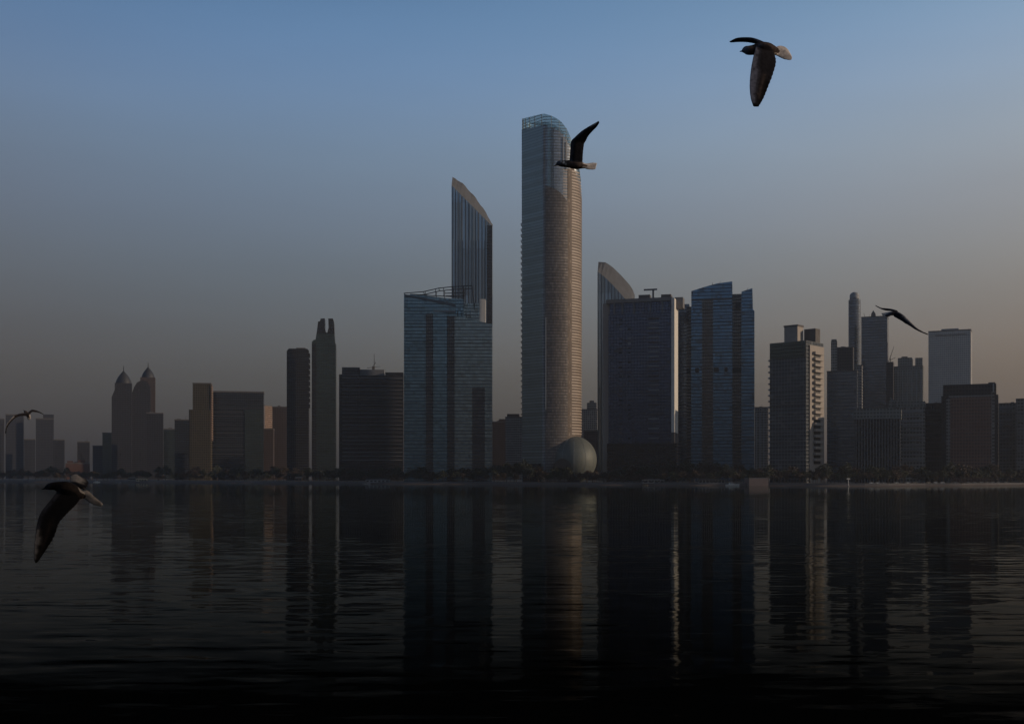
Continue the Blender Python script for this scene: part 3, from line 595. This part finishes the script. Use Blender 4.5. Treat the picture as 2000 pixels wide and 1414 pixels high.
B.box('frame_top', 1853, 1939, 772.5, 776, -1.6, .3, 'greywall'); B.box('pier', 1848, 1855.5, 778, None, -1.5, .4, 'greywall'); B.box('pier', 1936.3, 1942, 766, None, -1.5, .4, 'greywall')
B.box('roof_stair_house', 1930, 1943, 747.5, 751, 3, 16, 'concd'); B.box('pier', 1938.5, 1941, 750.5, 766, .8, 2.4, 'lightgrey')
B.bands('floor_line', 1857, 1935, 786, 905, 7.4, .8, -1.35, -.9, 'bandd')
def edgeblock(B, a, b):
    y = 796
    while y < 905: B.box('balcony', a+3, b-12, y, y+2.6, -1.3, .1, 'band'); y += 8.2
simple('gridded_block', 'grey balconied block right of the rust brown block', 'apartment block', 1950, 1992, 788, 1180, 'greywall', 2, 26, extra=edgeblock)
simple('gridded_block', 'grey balconied block cut by the right edge of the photo', 'apartment block', 1984, 2040, 779, 1150, 'greywall', 2, 26, extra=edgeblock)

# ------------------------------------------------------------------ trees
def tree_proto(h, r, mat, seed):
    rnd = random.Random(seed)
    tb = MB(); tb.tube((0,0,0), (.15,0,h*.45), .28, .18, 7)
    clumps = []
    for i in range(6):
        a = i*1.05+rnd.random(); rr = r*rnd.uniform(.35, .7); p = Vector((rr*math.cos(a), rr*math.sin(a), h*rnd.uniform(.55, .85)))
        tb.tube((.1, 0, h*rnd.uniform(.3, .42)), p, .12, .04, 5); clumps.append((p, r*rnd.uniform(.38, .62)))
    clumps.append((Vector((0,0,h*.8)), r*.6)); clumps.append((Vector((rnd.uniform(-.2,.2)*r, 0, h*.92)), r*.35))
    vs = []; fs = []
    for p, cr_ in clumps:
        for k in range(120):
            d_ = Vector((rnd.gauss(0,1), rnd.gauss(0,1), rnd.gauss(0,1))).normalized()*cr_*rnd.uniform(.35, 1.08); d_.z *= .75
            q = p+d_; s1 = Vector((rnd.gauss(0,1), rnd.gauss(0,1), rnd.gauss(0,1))).normalized(); s2 = s1.cross(Vector((rnd.gauss(0,1), rnd.gauss(0,1), rnd.gauss(0,1)))).normalized()
            L = rnd.uniform(.28, .55); k0 = len(vs); vs += [q+s1*L, q+s2*L*.6, q-s1*L, q-s2*L*.6]; fs.append((k0, k0+1, k0+2, k0+3))
    return tb, vs, fs, mat
protos = []
for i, (h, r, mat) in enumerate(((11, 4.6, 'leaf'), (14, 5.4, 'leaf'), (9, 4.2, 'leafb'), (17, 6, 'leaf'), (12.5, 5.6, 'leafb'))):
    tb, vs, fs, mat = tree_proto(h, r, mat, 20+i)
    tm = bpy.data.meshes.new('trunk'); tm.from_pydata(tb.v, [], tb.f); tm.materials.append(MT['trunk'])
    cm = bpy.data.meshes.new('crown'); cm.from_pydata([tuple(v) for v in vs], [], fs); cm.materials.append(MT[mat])
    protos.append((tm, cm, h))
ZONES = [(-200,130,'under the distant towers at the far left'),(130,215,'in the open gap of the left skyline'),(215,365,'below the three domed towers'),(365,520,'below the ochre tower and wide dark block'),
         (520,665,'below the slim dark tower and notched tower'),(665,788,'below the block with the roof mast'),(788,962,'below the teal glass block'),(962,1060,'left of the podium of the tallest tower'),
         (1060,1180,'in front of the pale podium shell'),(1180,1320,'below the navy slab block'),(1320,1475,'below the bright blue glass tower'),(1475,1615,'below the balcony block'),
         (1615,1760,'below the slate glass block and finned block'),(1760,1840,'below the striped block'),(1840,1950,'below the rust brown block'),(1950,2300,'at the right edge of the shore')]
px = -60; k = 0
while px < 2070:
    for row in range(2):
        p_ = px+random.uniform(-5, 5); Y = shore_Y(p_)+(50 if row else 22)+random.uniform(-3, 12)
        zone = [z for z in ZONES if z[0] <= p_ < z[1]]
        zt = zone[0][2] if zone else ZONES[-1][2]
        big = 1060 > p_ > 960 or 1290 < p_ < 1430
        choice = random.choice((1, 3, 4)) if big and row else random.choice((0, 1, 2, 4, 0) if row else (0, 2, 2, 0))
        if 1120 < p_ < 1172 : choice = 2
        tm, cm, h = protos[choice]
        e = bpy.data.objects.new('shore_tree', None); COL.objects.link(e); e.location = ((p_-CX)/F*Y, Y, GZ); e.rotation_euler = (0, 0, random.uniform(0, 6.28))
        sc_ = 1.3*random.uniform(.7, 1.15)*(1.12 if big else 1)*(.8 if row == 0 else 1.05); 
        if p_ < 130: sc_ *= 1.15
        e.scale = (sc_*random.uniform(.9, 1.2), sc_*random.uniform(.9, 1.2), sc_)
        kind = 'brownish' if choice in (2, 4) else 'dark'
        tag(e, '%s %s tree %s %s' % (kind, 'taller' if row else 'low', 'in the back row' if row else 'in the front row', zt), 'tree', '%s trees %s row %s' % (kind, 'back' if row else 'front', zt))
        for mn, me in (('trunk', tm), ('crown', cm)):
            c_ = bpy.data.objects.new(mn, me); COL.objects.link(c_); c_.parent = e
    step = random.uniform(9.5, 15); px += step

# ------------------------------------------------------------------ shore objects
def at(px, off, z=GZ):
    Y = shore_Y(px)+off; return ((px-CX)/F*Y, Y, z)
def spot(name, label, cat, px, off, z=GZ, rz=0, group=None):
    e = bpy.data.objects.new(name, None); COL.objects.link(e); e.location = at(px, off, z); e.rotation_euler = (0, 0, rz); return tag(e, label, cat, group)
def pavilion(label, px, off, w, d, h, wall, roofm, z=GZ, name='beach_pavilion', nwin=4):
    e = spot(name, label, 'pavilion', px, off, z)
    b = MB(); b.box(-w/2, w/2, 0, d, 0, h); b.build('wall', wall, e)
    b = MB(); b.extr([(-w/2-.6, h), (w/2+.6, h), (w/2+.2, h+.5), (w*.2, h+1.1), (-w*.2, h+1.1), (-w/2-.2, h+.5)], -.8, d+.5); b.build('roof', roofm, e)
    for i in range(nwin):
        x_ = -w/2+w*(i+.5)/nwin; b = MB(); b.box(x_-w/nwin*.3, x_+w/nwin*.3, -.06, .1, h*.3, h*.78); b.build('window', 'opening', e)
    return e
pavilion('long low grey pavilion on the beach below the navy slab block', 1277, 14, 22, 7, 3.2, 'greywall', 'band', 1.7, nwin=4)
pavilion('low sand coloured pavilion at the water edge below the domed towers', 276, 14, 14, 6, 3, 'canvas', 'canvas', 1.7)
pavilion('small pale pavilion left of the sand coloured one below the domed towers', 257, 17, 10, 6, 4.5, 'greywall', 'concd', 2.4, nwin=3)
pavilion('small brown kiosk at the water edge below the slim dark tower', 583, 17, 8, 5, 4.5, 'tan', 'conc', 2.4, name='beach_kiosk', nwin=2)
pavilion('dim blue grey boathouse at the water edge below the block with the roof mast', 737, 13, 27, 9, 3.2, 'lightgrey', 'steel', 1.5, name='boathouse', nwin=6)
pavilion('low shed left of the pinkish jetty below the bright blue glass tower', 1390, 15, 26, 6, 3.6, 'greywall', 'bandd', 1.7, name='beach_shed', nwin=7)
# jetty
e = spot('jetty', 'pinkish concrete jetty block at the water edge left of the balcony block', 'jetty', 1482, -6, 0)
b = MB(); b.box(-9, 9, 0, 22, -1, 7.2); b.build('pier_block', 'pink', e)
b = MB(); b.box(-9.2, 9.2, -.2, 22.2, 7.2, 7.6); b.build('coping', 'band', e)
e = spot('jetty_ramp', 'long low pinkish ramp running left from the jetty block', 'ramp', 1458, 0, 0)
b = MB(); b.extr([(-11, 0), (5.5, 0), (5.5, 3.2), (-4, 2.6), (-11, 1.2)], 0, 10); b.build('deck', 'pink', e)
b = MB()
for i in range(8): b.tube((-10+i*2, .3, 1.2+i*.22), (-10+i*2, .3, 2.6+i*.22), .06, .06, 5)
b.tube((-10, .3, 2.5), (4, .3, 4.1), .05, .05, 5); b.build('railing', 'steel', e)
# boats
def boat(label, px, off, L, hull, cabin, group=None, mast=0):
    e = spot('motor_boat', label, 'boat', px, off, 0, random.uniform(-.1, .1), group)
    n = 12; vs = []
    for i in range(n+1):
        t_ = i/n; w = L*.15*(1-t_**3)**.6+.02; x_ = -L/2+L*t_; dz = .35*t_*t_*L*.12
        vs += [(x_, 0, -.3), (x_, -w*.75, .1), (x_, -w, L*.1+dz), (x_, w, L*.1+dz), (x_, w*.75, .1)]
    fs = []
    for i in range(n):
        for j in range(5): fs.append((i*5+j, i*5+(j+1)%5, (i+1)*5+(j+1)%5, (i+1)*5+j))
    fs += [(0,1,2,3,4), tuple(range(n*5, n*5+5))]
    mesh_obj('hull', vs, fs, MT[hull], e)
    z = L*.1; b = MB(); b.extr([(-L*.28, z), (L*.18, z), (L*.08, z+L*.13), (-L*.25, z+L*.13)], -L*.09, L*.09); c_ = b.build('cabin', cabin, e)
    b = MB(); b.extr([(-L*.24, z+L*.05), (L*.125, z+L*.05), (L*.09, z+L*.1), (-L*.22, z+L*.1)], -L*.092, L*.092); b.build('window', 'carglass', c_)
    b = MB(); b.tube((-L*.1, 0, z+L*.13), (-L*.1, 0, z+L*.13+(mast or L*.15)), .06, .04, 5); b.build('mast', 'steel', e)
    return e
boat('pale motor boat with a tall cabin moored left of the pinkish jetty', 1431, -7, 13, 'white', 'white', mast=3)
boat('small white boat lying just right of the lower left gull', 189, -6, 9, 'white', 'white')
boat('tiny grey boat left of the sand coloured pavilion', 232, -6, 7, 'lightgrey', 'band')
boat('small dark boat on the water below the pavilion under the navy slab', 1259, -8, 7, 'concd', 'concd')
boat('grey launch moored at the blue grey boathouse', 716, -7, 9, 'lightgrey', 'steel')
# channel marker
e = spot('channel_marker', 'slim white marker post standing at the water edge below the slate glass block', 'marker post', 1657, -14, 0)
b = MB(); b.tube((0,0,-1), (0,0,7.5), .32, .22, 8); b.build('post', 'white', e)
b = MB(); b.box(-1.5, 1.5, -.2, .2, 6.3, 7.3); b.build('board', 'white', e); b = MB(); b.tube((0,0,-.2),(0,0,.5), .9, .8, 10); b.build('collar', 'band', e)
# people near boathouse
def person(label, px, off, shirt, trousers, hgt=1.75):
    e = spot('person', label, 'person', px, off, 1.7 if off < 14 else 2.47)
    # one skinned body
    J = {'pelvis':(0,0,.95),'chest':(0,0,1.3),'neck':(0,0,1.48),'head':(0,0,1.62),'top':(0,0,1.73),'lsh':(-.19,0,1.42),'lel':(-.26,.02,1.13),'lha':(-.24,-.06,.86),
         'rsh':(.19,0,1.42),'rel':(.27,.03,1.13),'rha':(.25,-.05,.87),'lhip':(-.1,0,.9),'lkn':(-.12,-.03,.5),'lan':(-.13,0,.08),'lto':(-.14,-.16,.04),'rhip':(.1,0,.9),'rkn':(.13,.02,.5),'ran':(.15,.04,.08),'rto':(.17,-.12,.04)}
    R = {'pelvis':.14,'chest':.16,'neck':.06,'head':.1,'top':.06,'lsh':.06,'lel':.045,'lha':.035,'rsh':.06,'rel':.045,'rha':.035,'lhip':.09,'lkn':.06,'lan':.045,'lto':.035,'rhip':.09,'rkn':.06,'ran':.045,'rto':.035}
    ks = list(J); E = [('pelvis','chest'),('chest','neck'),('neck','head'),('head','top'),('chest','lsh'),('lsh','lel'),('lel','lha'),('chest','rsh'),('rsh','rel'),('rel','rha'),('pelvis','lhip'),('lhip','lkn'),('lkn','lan'),('lan','lto'),('pelvis','rhip'),('rhip','rkn'),('rkn','ran'),('ran','rto')]
    me = bpy.data.meshes.new('body'); me.from_pydata([J[q] for q in ks], [(ks.index(a), ks.index(b_)) for a, b_ in E], [])
    o_ = bpy.data.objects.new('body', me); COL.objects.link(o_); md = o_.modifiers.new('skin', 'SKIN')
    for i, q in enumerate(ks): me.skin_vertices[0].data[i].radius = (R[q], R[q]); me.skin_vertices[0].data[i].use_root = (q == 'pelvis')
    o_.modifiers.new('sub', 'SUBSURF').levels = 1
    dg = bpy.context.evaluated_depsgraph_get(); me2 = bpy.data.meshes.new_from_object(o_.evaluated_get(dg)); bpy.data.objects.remove(o_)
    for mm_ in (MT[trousers], MT[shirt], MT['conc'], MT['darksteel']): me2.materials.append(mm_)
    for p in me2.polygons:
        z = p.center.z; p.material_index = 3 if z > 1.66 or z < .07 else 2 if z > 1.5 or (abs(p.center.x) > .2 and z < 1.05 and z > .8) else 1 if z > .95 else 0; p.use_smooth = True
    o_ = bpy.data.objects.new('body', me2); COL.objects.link(o_); o_.parent = e
    return e
person('person in pale shirt, left of the two on the promenade by the boathouse', 749.5, 20, 'white', 'concd')
person('person in pale shirt, right of the two on the promenade by the boathouse', 759.5, 20, 'lightgrey', 'concd')
person('person in dark clothes standing alone on the beach below the teal glass block', 812, 20, 'band', 'concd')
# street lamps along the promenade
ln = [130, 330, 470, 655, 850, 1000, 1130, 1215, 1340, 1540, 1610, 1700, 1830, 1920]
lt = ['in the open gap of the left skyline', 'right of the domed towers', 'below the wide dark block', 'below the notched tower', 'below the teal glass block', 'left of the tallest tower foot', 'in front of the podium shell', 'below the left of the navy slab block', 'below the left of the bright blue glass tower', 'below the balcony block', 'between balcony block and slate glass block', 'below the finned block', 'below the banded dark block', 'below the rust brown block']
b = MB(); b.tube((0,0,0),(0,0,8.5), .11, .07, 8); b.tube((0,0,8.4),(1.4,0,8.9), .06, .05, 6); pole = b.build('pole', 'steel'); pm = pole.data
b = MB(); b.box(1.1, 2.0, -.16, .16, 8.8, 8.98); head = b.build('lamp_head', 'lightgrey'); hm = head.data
bpy.data.objects.remove(pole); bpy.data.objects.remove(head)
for x_, tx in zip(ln, lt):
    e = spot('street_lamp', 'slim unlit promenade lamp post '+tx, 'street lamp', x_, 25, 2.5, 0, 'lamp posts along the promenade')
    for nm, me in (('pole', pm), ('lamp_head', hm)):
        c_ = bpy.data.objects.new(nm, me); COL.objects.link(c_); c_.parent = e
# parked cars
def car_meshes():
    b = MB(); b.extr([(-2.1,.35),(-2.15,.8),(-1.9,.95),(1.1,.95),(2.05,.82),(2.15,.4),(1.7,.3),(-1.7,.3)], -.85, .85); body = b.build('body', 'white').data
    b = MB(); b.extr([(-1.75,.94),(-1.35,1.42),(.35,1.45),(1.05,.94)], -.74, .74); cab = b.build('cabin', 'carglass').data
    b = MB(); b.extr([(-1.32,1.43),(-1.2,1.5),(.2,1.52),(.33,1.455)], -.7, .7); rf = b.build('roof', 'white').data
    b = MB(); b.tube((0,-.1,0),(0,.1,0), .32, .32, 12); wh = b.build('wheel', 'rubber').data
    return body, cab, rf, wh
before = set(bpy.data.objects); cb, cc, crf, cw = car_meshes()
for o_ in list(bpy.data.objects):
    if o_ not in before: bpy.data.objects.remove(o_)
paint = {'white': plain('white car paint', (.55,.55,.53), .3, .05), 'silver': plain('silver car paint', (.3,.3,.31), .3, .05, metal=.5), 'dark': plain('dark car paint', (.03,.03,.035), .3, .05), 'beige': plain('beige car paint', (.35,.3,.22), .35, .05)}
px = 1702
while px < 1965:
    if not (1758 < px < 1763 or 1848 < px < 1856):
        cn = random.choice(['white', 'silver', 'dark', 'dark', 'beige', 'silver'])
        z_ = 'below the finned block' if px < 1760 else 'below the striped block' if px < 1806 else 'below the banded dark block' if px < 1840 else 'below the rust brown block' if px < 1950 else 'at the right end of the row'
        e = spot('parked_car', '%s car parked on the waterfront %s' % (cn, z_), 'car', px, 15.7+random.uniform(0, 1), 2.46, random.choice((0, math.pi))+random.uniform(-.03, .03), '%s cars parked %s' % (cn, z_))
        for nm, me in (('body', cb), ('cabin', cc), ('roof', crf)):
            c_ = bpy.data.objects.new(nm, me); COL.objects.link(c_); c_.parent = e
            if nm != 'cabin': c_.material_slots[0].link = 'OBJECT'; c_.material_slots[0].material = paint[cn]
        for wx in (-1.3, 1.35):
            for wy in (-.78, .78):
                c_ = bpy.data.objects.new('wheel', cw); COL.objects.link(c_); c_.parent = e; c_.location = (wx, wy, .32)
    px += random.uniform(10.5, 14)

# ------------------------------------------------------------------ gulls
# plumage tones: dark underwing, grey mantle, brownish breast, white tail, black tips, dark red beak
GC = [(.020,.018,.021), (.09,.09,.11), (.075,.055,.048), (.55,.48,.43), (.007,.007,.008), (.05,.018,.015)]
m, t, o = new_mat('gull plumage'); p = N(t, 'ShaderNodeBsdfPrincipled'); p.inputs['Roughness'].default_value = .9; p.inputs['Specular IOR Level'].default_value = .06
at_ = N(t, 'ShaderNodeAttribute', attribute_name='plumage'); c = N(t, 'ShaderNodeTexCoord'); n = N(t, 'ShaderNodeTexNoise'); n.inputs['Scale'].default_value = 45; n.inputs['Detail'].default_value = 4
t.links.new(c.outputs['Object'], n.inputs['Vector']); vm = N(t, 'ShaderNodeVectorMath', operation='SCALE'); t.links.new(at_.outputs['Color'], vm.inputs[0]); t.links.new(M(t, 'MULTIPLY_ADD', n.outputs['Fac'], 1.6, .2), vm.inputs['Scale'])
t.links.new(vm.outputs[0], p.inputs['Base Color']); t.links.new(p.outputs[0], o.inputs[0]); MT['plumage'] = m
def catmull(P, n):
    out = []; P = [Vector(p) for p in P]; Q = [P[0]*2-P[1]]+P+[P[-1]*2-P[-2]]
    for i in range(1, len(Q)-2):
        for k in range(n):
            t_ = k/n; a, b_, c_, d_ = Q[i-1], Q[i], Q[i+1], Q[i+2]
            out.append(.5*((2*b_)+(c_-a)*t_+(2*a-5*b_+4*c_-d_)*t_*t_+(3*b_-a-3*c_+d_)*t_**3))
    out.append(P[-1]); return out
def gull(label, ox, oy, dist, body, tail, wings, beak, group='gulls flying over the bay', vox=.0035, tailmat=3, pale=3, neck=(), shade=(1, 1, 1)):
    """body: (x, y, depth, radius); tail: root, end, half width, tilt; wings: list of (LE, TE) px points with depth; everything in px offsets at the bird's distance"""
    sc = dist/F
    e_loc = Vector(((ox-CX)*sc, dist, H+(HY-oy)*sc))
    def P(x_, y_, dp=0):
        Y = dist+dp*sc; return Vector(((x_-CX)/F*Y, Y, H+(HY-y_)/F*Y))-e_loc
    b = MB(); regs = []   # region probes: (point, material index)
    # body loft
    pts = catmull([Vector((x_, y_, dp, r)) for x_, y_, dp, r in body], 5)
    nn = 14; vs = []
    for i, q in enumerate(pts):
        a = pts[max(0, i-1)]; c_ = pts[min(len(pts)-1, i+1)]
        d_ = (P(c_[0], c_[1], c_[2])-P(a[0], a[1], a[2])).normalized(); up_ = Vector((0, 0, 1)); sd_ = d_.cross(up_).normalized(); up2 = sd_.cross(d_)
        for k in range(nn): a_ = k*math.tau/nn; vs.append(P(q[0], q[1], q[2])+(sd_*math.cos(a_)+up2*math.sin(a_)*.92)*max(.4, q[3])*sc)
    L = len(pts); b.add(vs, [(j*nn+i, j*nn+(i+1)%nn, (j+1)*nn+(i+1)%nn, (j+1)*nn+i) for j in range(L-1) for i in range(nn)]+[tuple(range(nn))[::-1], tuple(range((L-1)*nn, L*nn))])
    for q in pts[len(pts)//4:]: regs.append((P(q[0], q[1], q[2]), 2, max(.5, q[3])*sc))
    for q in pts[:max(2, len(pts)//4)]: regs.append((P(q[0], q[1], q[2]), 1, max(.5, q[3])*sc))
    for nx, ny, nr in neck:
        for k in range(4): regs.append((P(nx, ny, -6+k), 3, nr*sc))
    # beak
    a, c_ = P(*beak[0]), P(*beak[1]); b.tube(a, c_, beak[2]*sc, .35*sc, 8)
    for k in range(5): regs.append((a.lerp(c_, .2+.8*k/4), 5, 1*sc))
    def sheet(secs, th, probes, mats):
        """closed thin airfoil through (LE, TE) sections"""
        LE = catmull([P(*s_[0]) for s_ in secs], 6); TE = catmull([P(*s_[1]) for s_ in secs], 6); m_ = len(LE); vs = []; nc = 7
        for i in range(m_):
            a = LE[i]; c_ = TE[i]; t_ = i/(m_-1)
            if probes != 'tail' and i % 2: c_ = c_.lerp(a, .015+.03*t_)
            sp = (LE[min(i+1, m_-1)]-LE[max(i-1, 0)]); nrm = (c_-a).cross(sp)
            nrm = nrm.normalized() if nrm.length > 1e-9 else Vector((0, 1, 0))
            prof = [0, .55, 1, .85, .6, .4, .3]
            h_ = th*sc*(1-.55*t_)
            up_ = [a.lerp(c_, k/(nc-1))+nrm*(prof[k]*h_+(.6*h_ if 0 < k < nc-1 else .25*h_)) for k in range(nc)]
            dn = [a.lerp(c_, k/(nc-1))-nrm*(prof[k]*h_*.5+.25*h_) for k in range(nc)][::-1]
            vs += up_+dn
        w = 2*nc; b.add(vs, [(j*w+i, j*w+(i+1)%w, (j+1)*w+(i+1)%w, (j+1)*w+i) for j in range(m_-1) for i in range(w)]+[tuple(range(w))[::-1], tuple(range((m_-1)*w, m_*w))])
        for i in range(0, m_):
            t_ = i/(m_-1)
            for k in range(9):
                u = k/8; t_ = i/(m_-1)+random.uniform(-.05, .05); uj = u+random.uniform(-.06, .06)
                if probes == 'tail': mi = tailmat
                else: mi = 4 if (t_ > .93 or (t_ > .5 and uj > .7)) else (pale if (t_ > mats[0] and uj < mats[1]) else 1 if uj < .14 else (2 if (.4 < t_ < .85 and .55 < uj < .72) else 0))
                regs.append((LE[i].lerp(TE[i], u), mi, 0))
    for w in wings: sheet(w[0], w[1], 'wing', w[2] if len(w) > 2 else (.5, .2))
    sheet(tail, 2.2, 'tail', (0, 0))
    ob = b.build('gull', 'plumage'); md = ob.modifiers.new('r', 'REMESH'); md.mode = 'VOXEL'; md.voxel_size = vox
    dg = bpy.context.evaluated_depsgraph_get(); me = bpy.data.meshes.new_from_object(ob.evaluated_get(dg)); bpy.data.objects.remove(ob)
    ob = bpy.data.objects.new('gull', me); COL.objects.link(ob); ob.location = e_loc
    sm = ob.modifiers.new('s', 'SMOOTH'); sm.factor = .5; sm.iterations = 2
    me.materials.clear(); me.materials.append(MT['plumage'])
    from mathutils.kdtree import KDTree
    kd = KDTree(len(regs))
    for i, r_ in enumerate(regs): kd.insert(r_[0], i)
    kd.balance()
    ca = me.color_attributes.new('plumage', 'FLOAT_COLOR', 'POINT')
    for v in me.vertices:
        acc = Vector((0, 0, 0)); ws = 0
        for co, ix, dd in kd.find_n(v.co, 10):
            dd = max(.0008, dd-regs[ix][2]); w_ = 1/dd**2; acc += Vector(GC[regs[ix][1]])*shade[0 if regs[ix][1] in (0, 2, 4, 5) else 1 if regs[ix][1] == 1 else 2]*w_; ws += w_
        ca.data[v.index].color = (*(acc/ws), 1)
    for p in me.polygons: p.use_smooth = True
    return tag(ob, label, 'gull', group)
# 1: large gull, top right
gull('largest sky gull at the top right, one dark wing hanging straight down and pale tail', 1490, 100, 8.6,
     [(1450,100,-2,3.5),(1456,98.5,-2,8),(1463,99,-2,9.5),(1472,98,-1,10.5),(1485,96,0,14),(1498,97,2,14),(1508,99,4,11),(1518,101,6,7)],
     [((1512,94,6),(1510,106,6)),((1522,90,8),(1520,111,8)),((1533,92,9),(1530,116,9)),((1541,100,10),(1540,118,10)),((1547,112,11),(1546,118,11))],
     [([((1478,86,-8),(1512,104,-6)),((1471,112,-22),(1516,122,-18)),((1466,140,-34),(1510,146,-30)),((1464,168,-42),(1501,170,-38)),((1466,192,-48),(1492,192,-44)),((1471,208,-50),(1482,209,-48))], 3.0, (.4,.3)),
      ([((1484,84,10),(1506,92,12)),((1470,75,40),(1484,88,44)),((1455,73.5,66),(1465,84,72)),((1438,75,88),(1448,83,92)),((1424,82,104),(1428,84,106))], 2.6, (.9,.1))],
     ((1452,100,-2),(1443.5,101.5,-2),2.6), pale=1, shade=(.75, 1.5, 1))
# 2: gull over the tallest tower
gull('gull across the shoulder of the tallest tower with one dark wing raised', 1122, 320, 10.6,
     [(1087,321,0,2.5),(1092,319.5,0,5.5),(1098,320,0,6.2),(1106,320.5,0,7.2),(1116,321,0,9),(1127,322,0,9.5),(1136,323.5,0,7),(1144,325,0,4.5)],
     [((1138,320,0),(1138,328,0)),((1148,319.5,0),(1147,331,0)),((1158,318,1),(1157,332,1)),((1166,318.5,1),(1163,331,1))],
     [([((1112,314,-4),(1138,317,-4)),((1113.5,294,-14),(1139,298,-12)),((1115,277,-24),(1141.5,280,-20)),((1123,268,-30),(1145,273,-26)),((1135,257,-38),(1151,264,-34)),((1148,248.5,-46),(1159,255,-42)),((1161,241,-54),(1166,248,-50)),((1169,236.5,-58),(1171,240,-56))], 2.6, (.8,.25)),
      ([((1113,314,4),(1138,317,4)),((1115,297,16),(1138,300,16)),((1118,281,28),(1140,284,26)),((1128,270,38),(1145,275,36)),((1140,259,48),(1150,264,46)),((1152,250,56),(1156,254,54))], 2.4, (.95,.1))],
     ((1088,321.5,0),(1081.5,325.5,0),2.0), neck=((1096,315.5,1.5),(1101,318,2.5),(1105,321,2)))
# 3: distant gull right
gull('distant gull with drooping wings beside the pale tower', 1755, 618, 19,
     [(1731,616,4,2.5),(1740,613,2,4),(1749,612.5,0,5),(1758,617,-2,5.2),(1766,625,-4,4.6),(1772,631,-5,3.4)],
     [((1743,608,2),(1741,616,2)),((1733,609.5,5),(1733,620,5)),((1727,611,6),(1729,622,6)),((1721,611.5,7),(1726,620,7))],
     [([((1748,606,4),(1756,614,4)),((1738,603.5,20),(1742,608,20)),((1728,602,34),(1731,607,34)),((1719,601,44),(1721,604,44)),((1709,596,54),(1711,598.5,54))], 1.8, (.9,.1)),
      ([((1752,608,-4),(1745,618,-4)),((1766,616,-14),(1759,626,-14)),((1778,627,-24),(1774,635,-24)),((1789,638,-32),(1786,643,-32)),((1800,646,-38),(1798,649,-38)),((1814,653,-44),(1812,654.5,-44))], 1.8, (.2,.28))],
     ((1771,631,-5),(1777,637,-5),1.8), vox=.006)
# 4: lower left gull
gull('large dark gull low over the water at the lower left, wing sweeping down', 130, 960, 7.2,
     [(88,953,-2,3),(96,950.5,-2,7),(105,949,-2,8.5),(114,950,-1,11),(127,954,0,16),(141,960,2,16),(153,965,4,11.5),(163,969,6,7)],
     [((158,960,6),(154,974,6)),((170,957,8),(163,973,8)),((183,968,9),(176,982,9)),((193,976,10),(188,987,10)),((202,984,11),(198,989,11))],
     [([((112,958,-8),(158,972,-6)),((99,976,-22),(150,984,-18)),((82,997,-34),(133,1001,-30)),((74,1015,-42),(116,1021,-38)),((69.5,1040,-48),(107,1046,-44)),((66,1071,-52),(93,1070,-48)),((66,1092,-54),(78,1092,-52)),((69,1099,-55),(72,1099,-54))], 3.4, (.55,.22)),
      ([((138,948,10),(166,956,12)),((136,938,36),(172,946,40)),((138,930,60),(172,940,64)),((143,927,80),(160,933,84)),((148,927,90),(153,930,92))], 2.8, (.15,.8))],
     ((90,953,-2),(79,956.5,-2),2.6), shade=(.12, .2, .22))  # darkening low in the view put into this gull's plumage
# 5: small far left gull
gull('small distant gull with arched wings over the far left towers', 54, 810, 24,
     [(48,802.5,-3,1.8),(49.5,804.5,-2,3),(52,808,0,4.2),(55,811,2,4.4),(57,814,4,3)],
     [((53,812,3),(59,811,3)),((53,817,5),(60,816,5)),((55,820,6),(60,819,6))],
     [([((51,806,-2),(54,813,-2)),((44,806.5,-10),(46,812,-10)),((36,808,-18),(38,813,-18)),((26,812.5,-24),(29,817,-24)),((16.5,823,-28),(20,826,-28)),((10.5,834,-30),(14,836,-30)),((10,846,-30),(12,847,-30))], 1.6, (.45,.4)),
      ([((54,806,2),(57,811,2)),((61,800,10),(62,805,10)),((68,800.5,18),(68,805,18)),((76,803,24),(75,806,24)),((85,808,30),(84,809.5,30))], 1.6, (.9,.1))],
     ((48,803,-3),(45.5,800.5,-3),1.3), vox=.007, shade=(.5, .5, .7))
# ------------------------------------------------------------------ haze
m, t, o = new_mat('evening haze'); pv = N(t, 'ShaderNodeVolumePrincipled'); pv.inputs['Color'].default_value = (.80, .82, .88, 1)
pv.inputs['Density'].default_value = 6.2e-5; pv.inputs['Anisotropy'].default_value = .5; t.links.new(pv.outputs[0], o.inputs['Volume'])
b = MB(); b.box(-4800, 4800, -300, 6000, -2, 460); hz = b.build('haze', m); tag(hz, kind='stuff')
print('OBJECTS', len(bpy.data.objects))
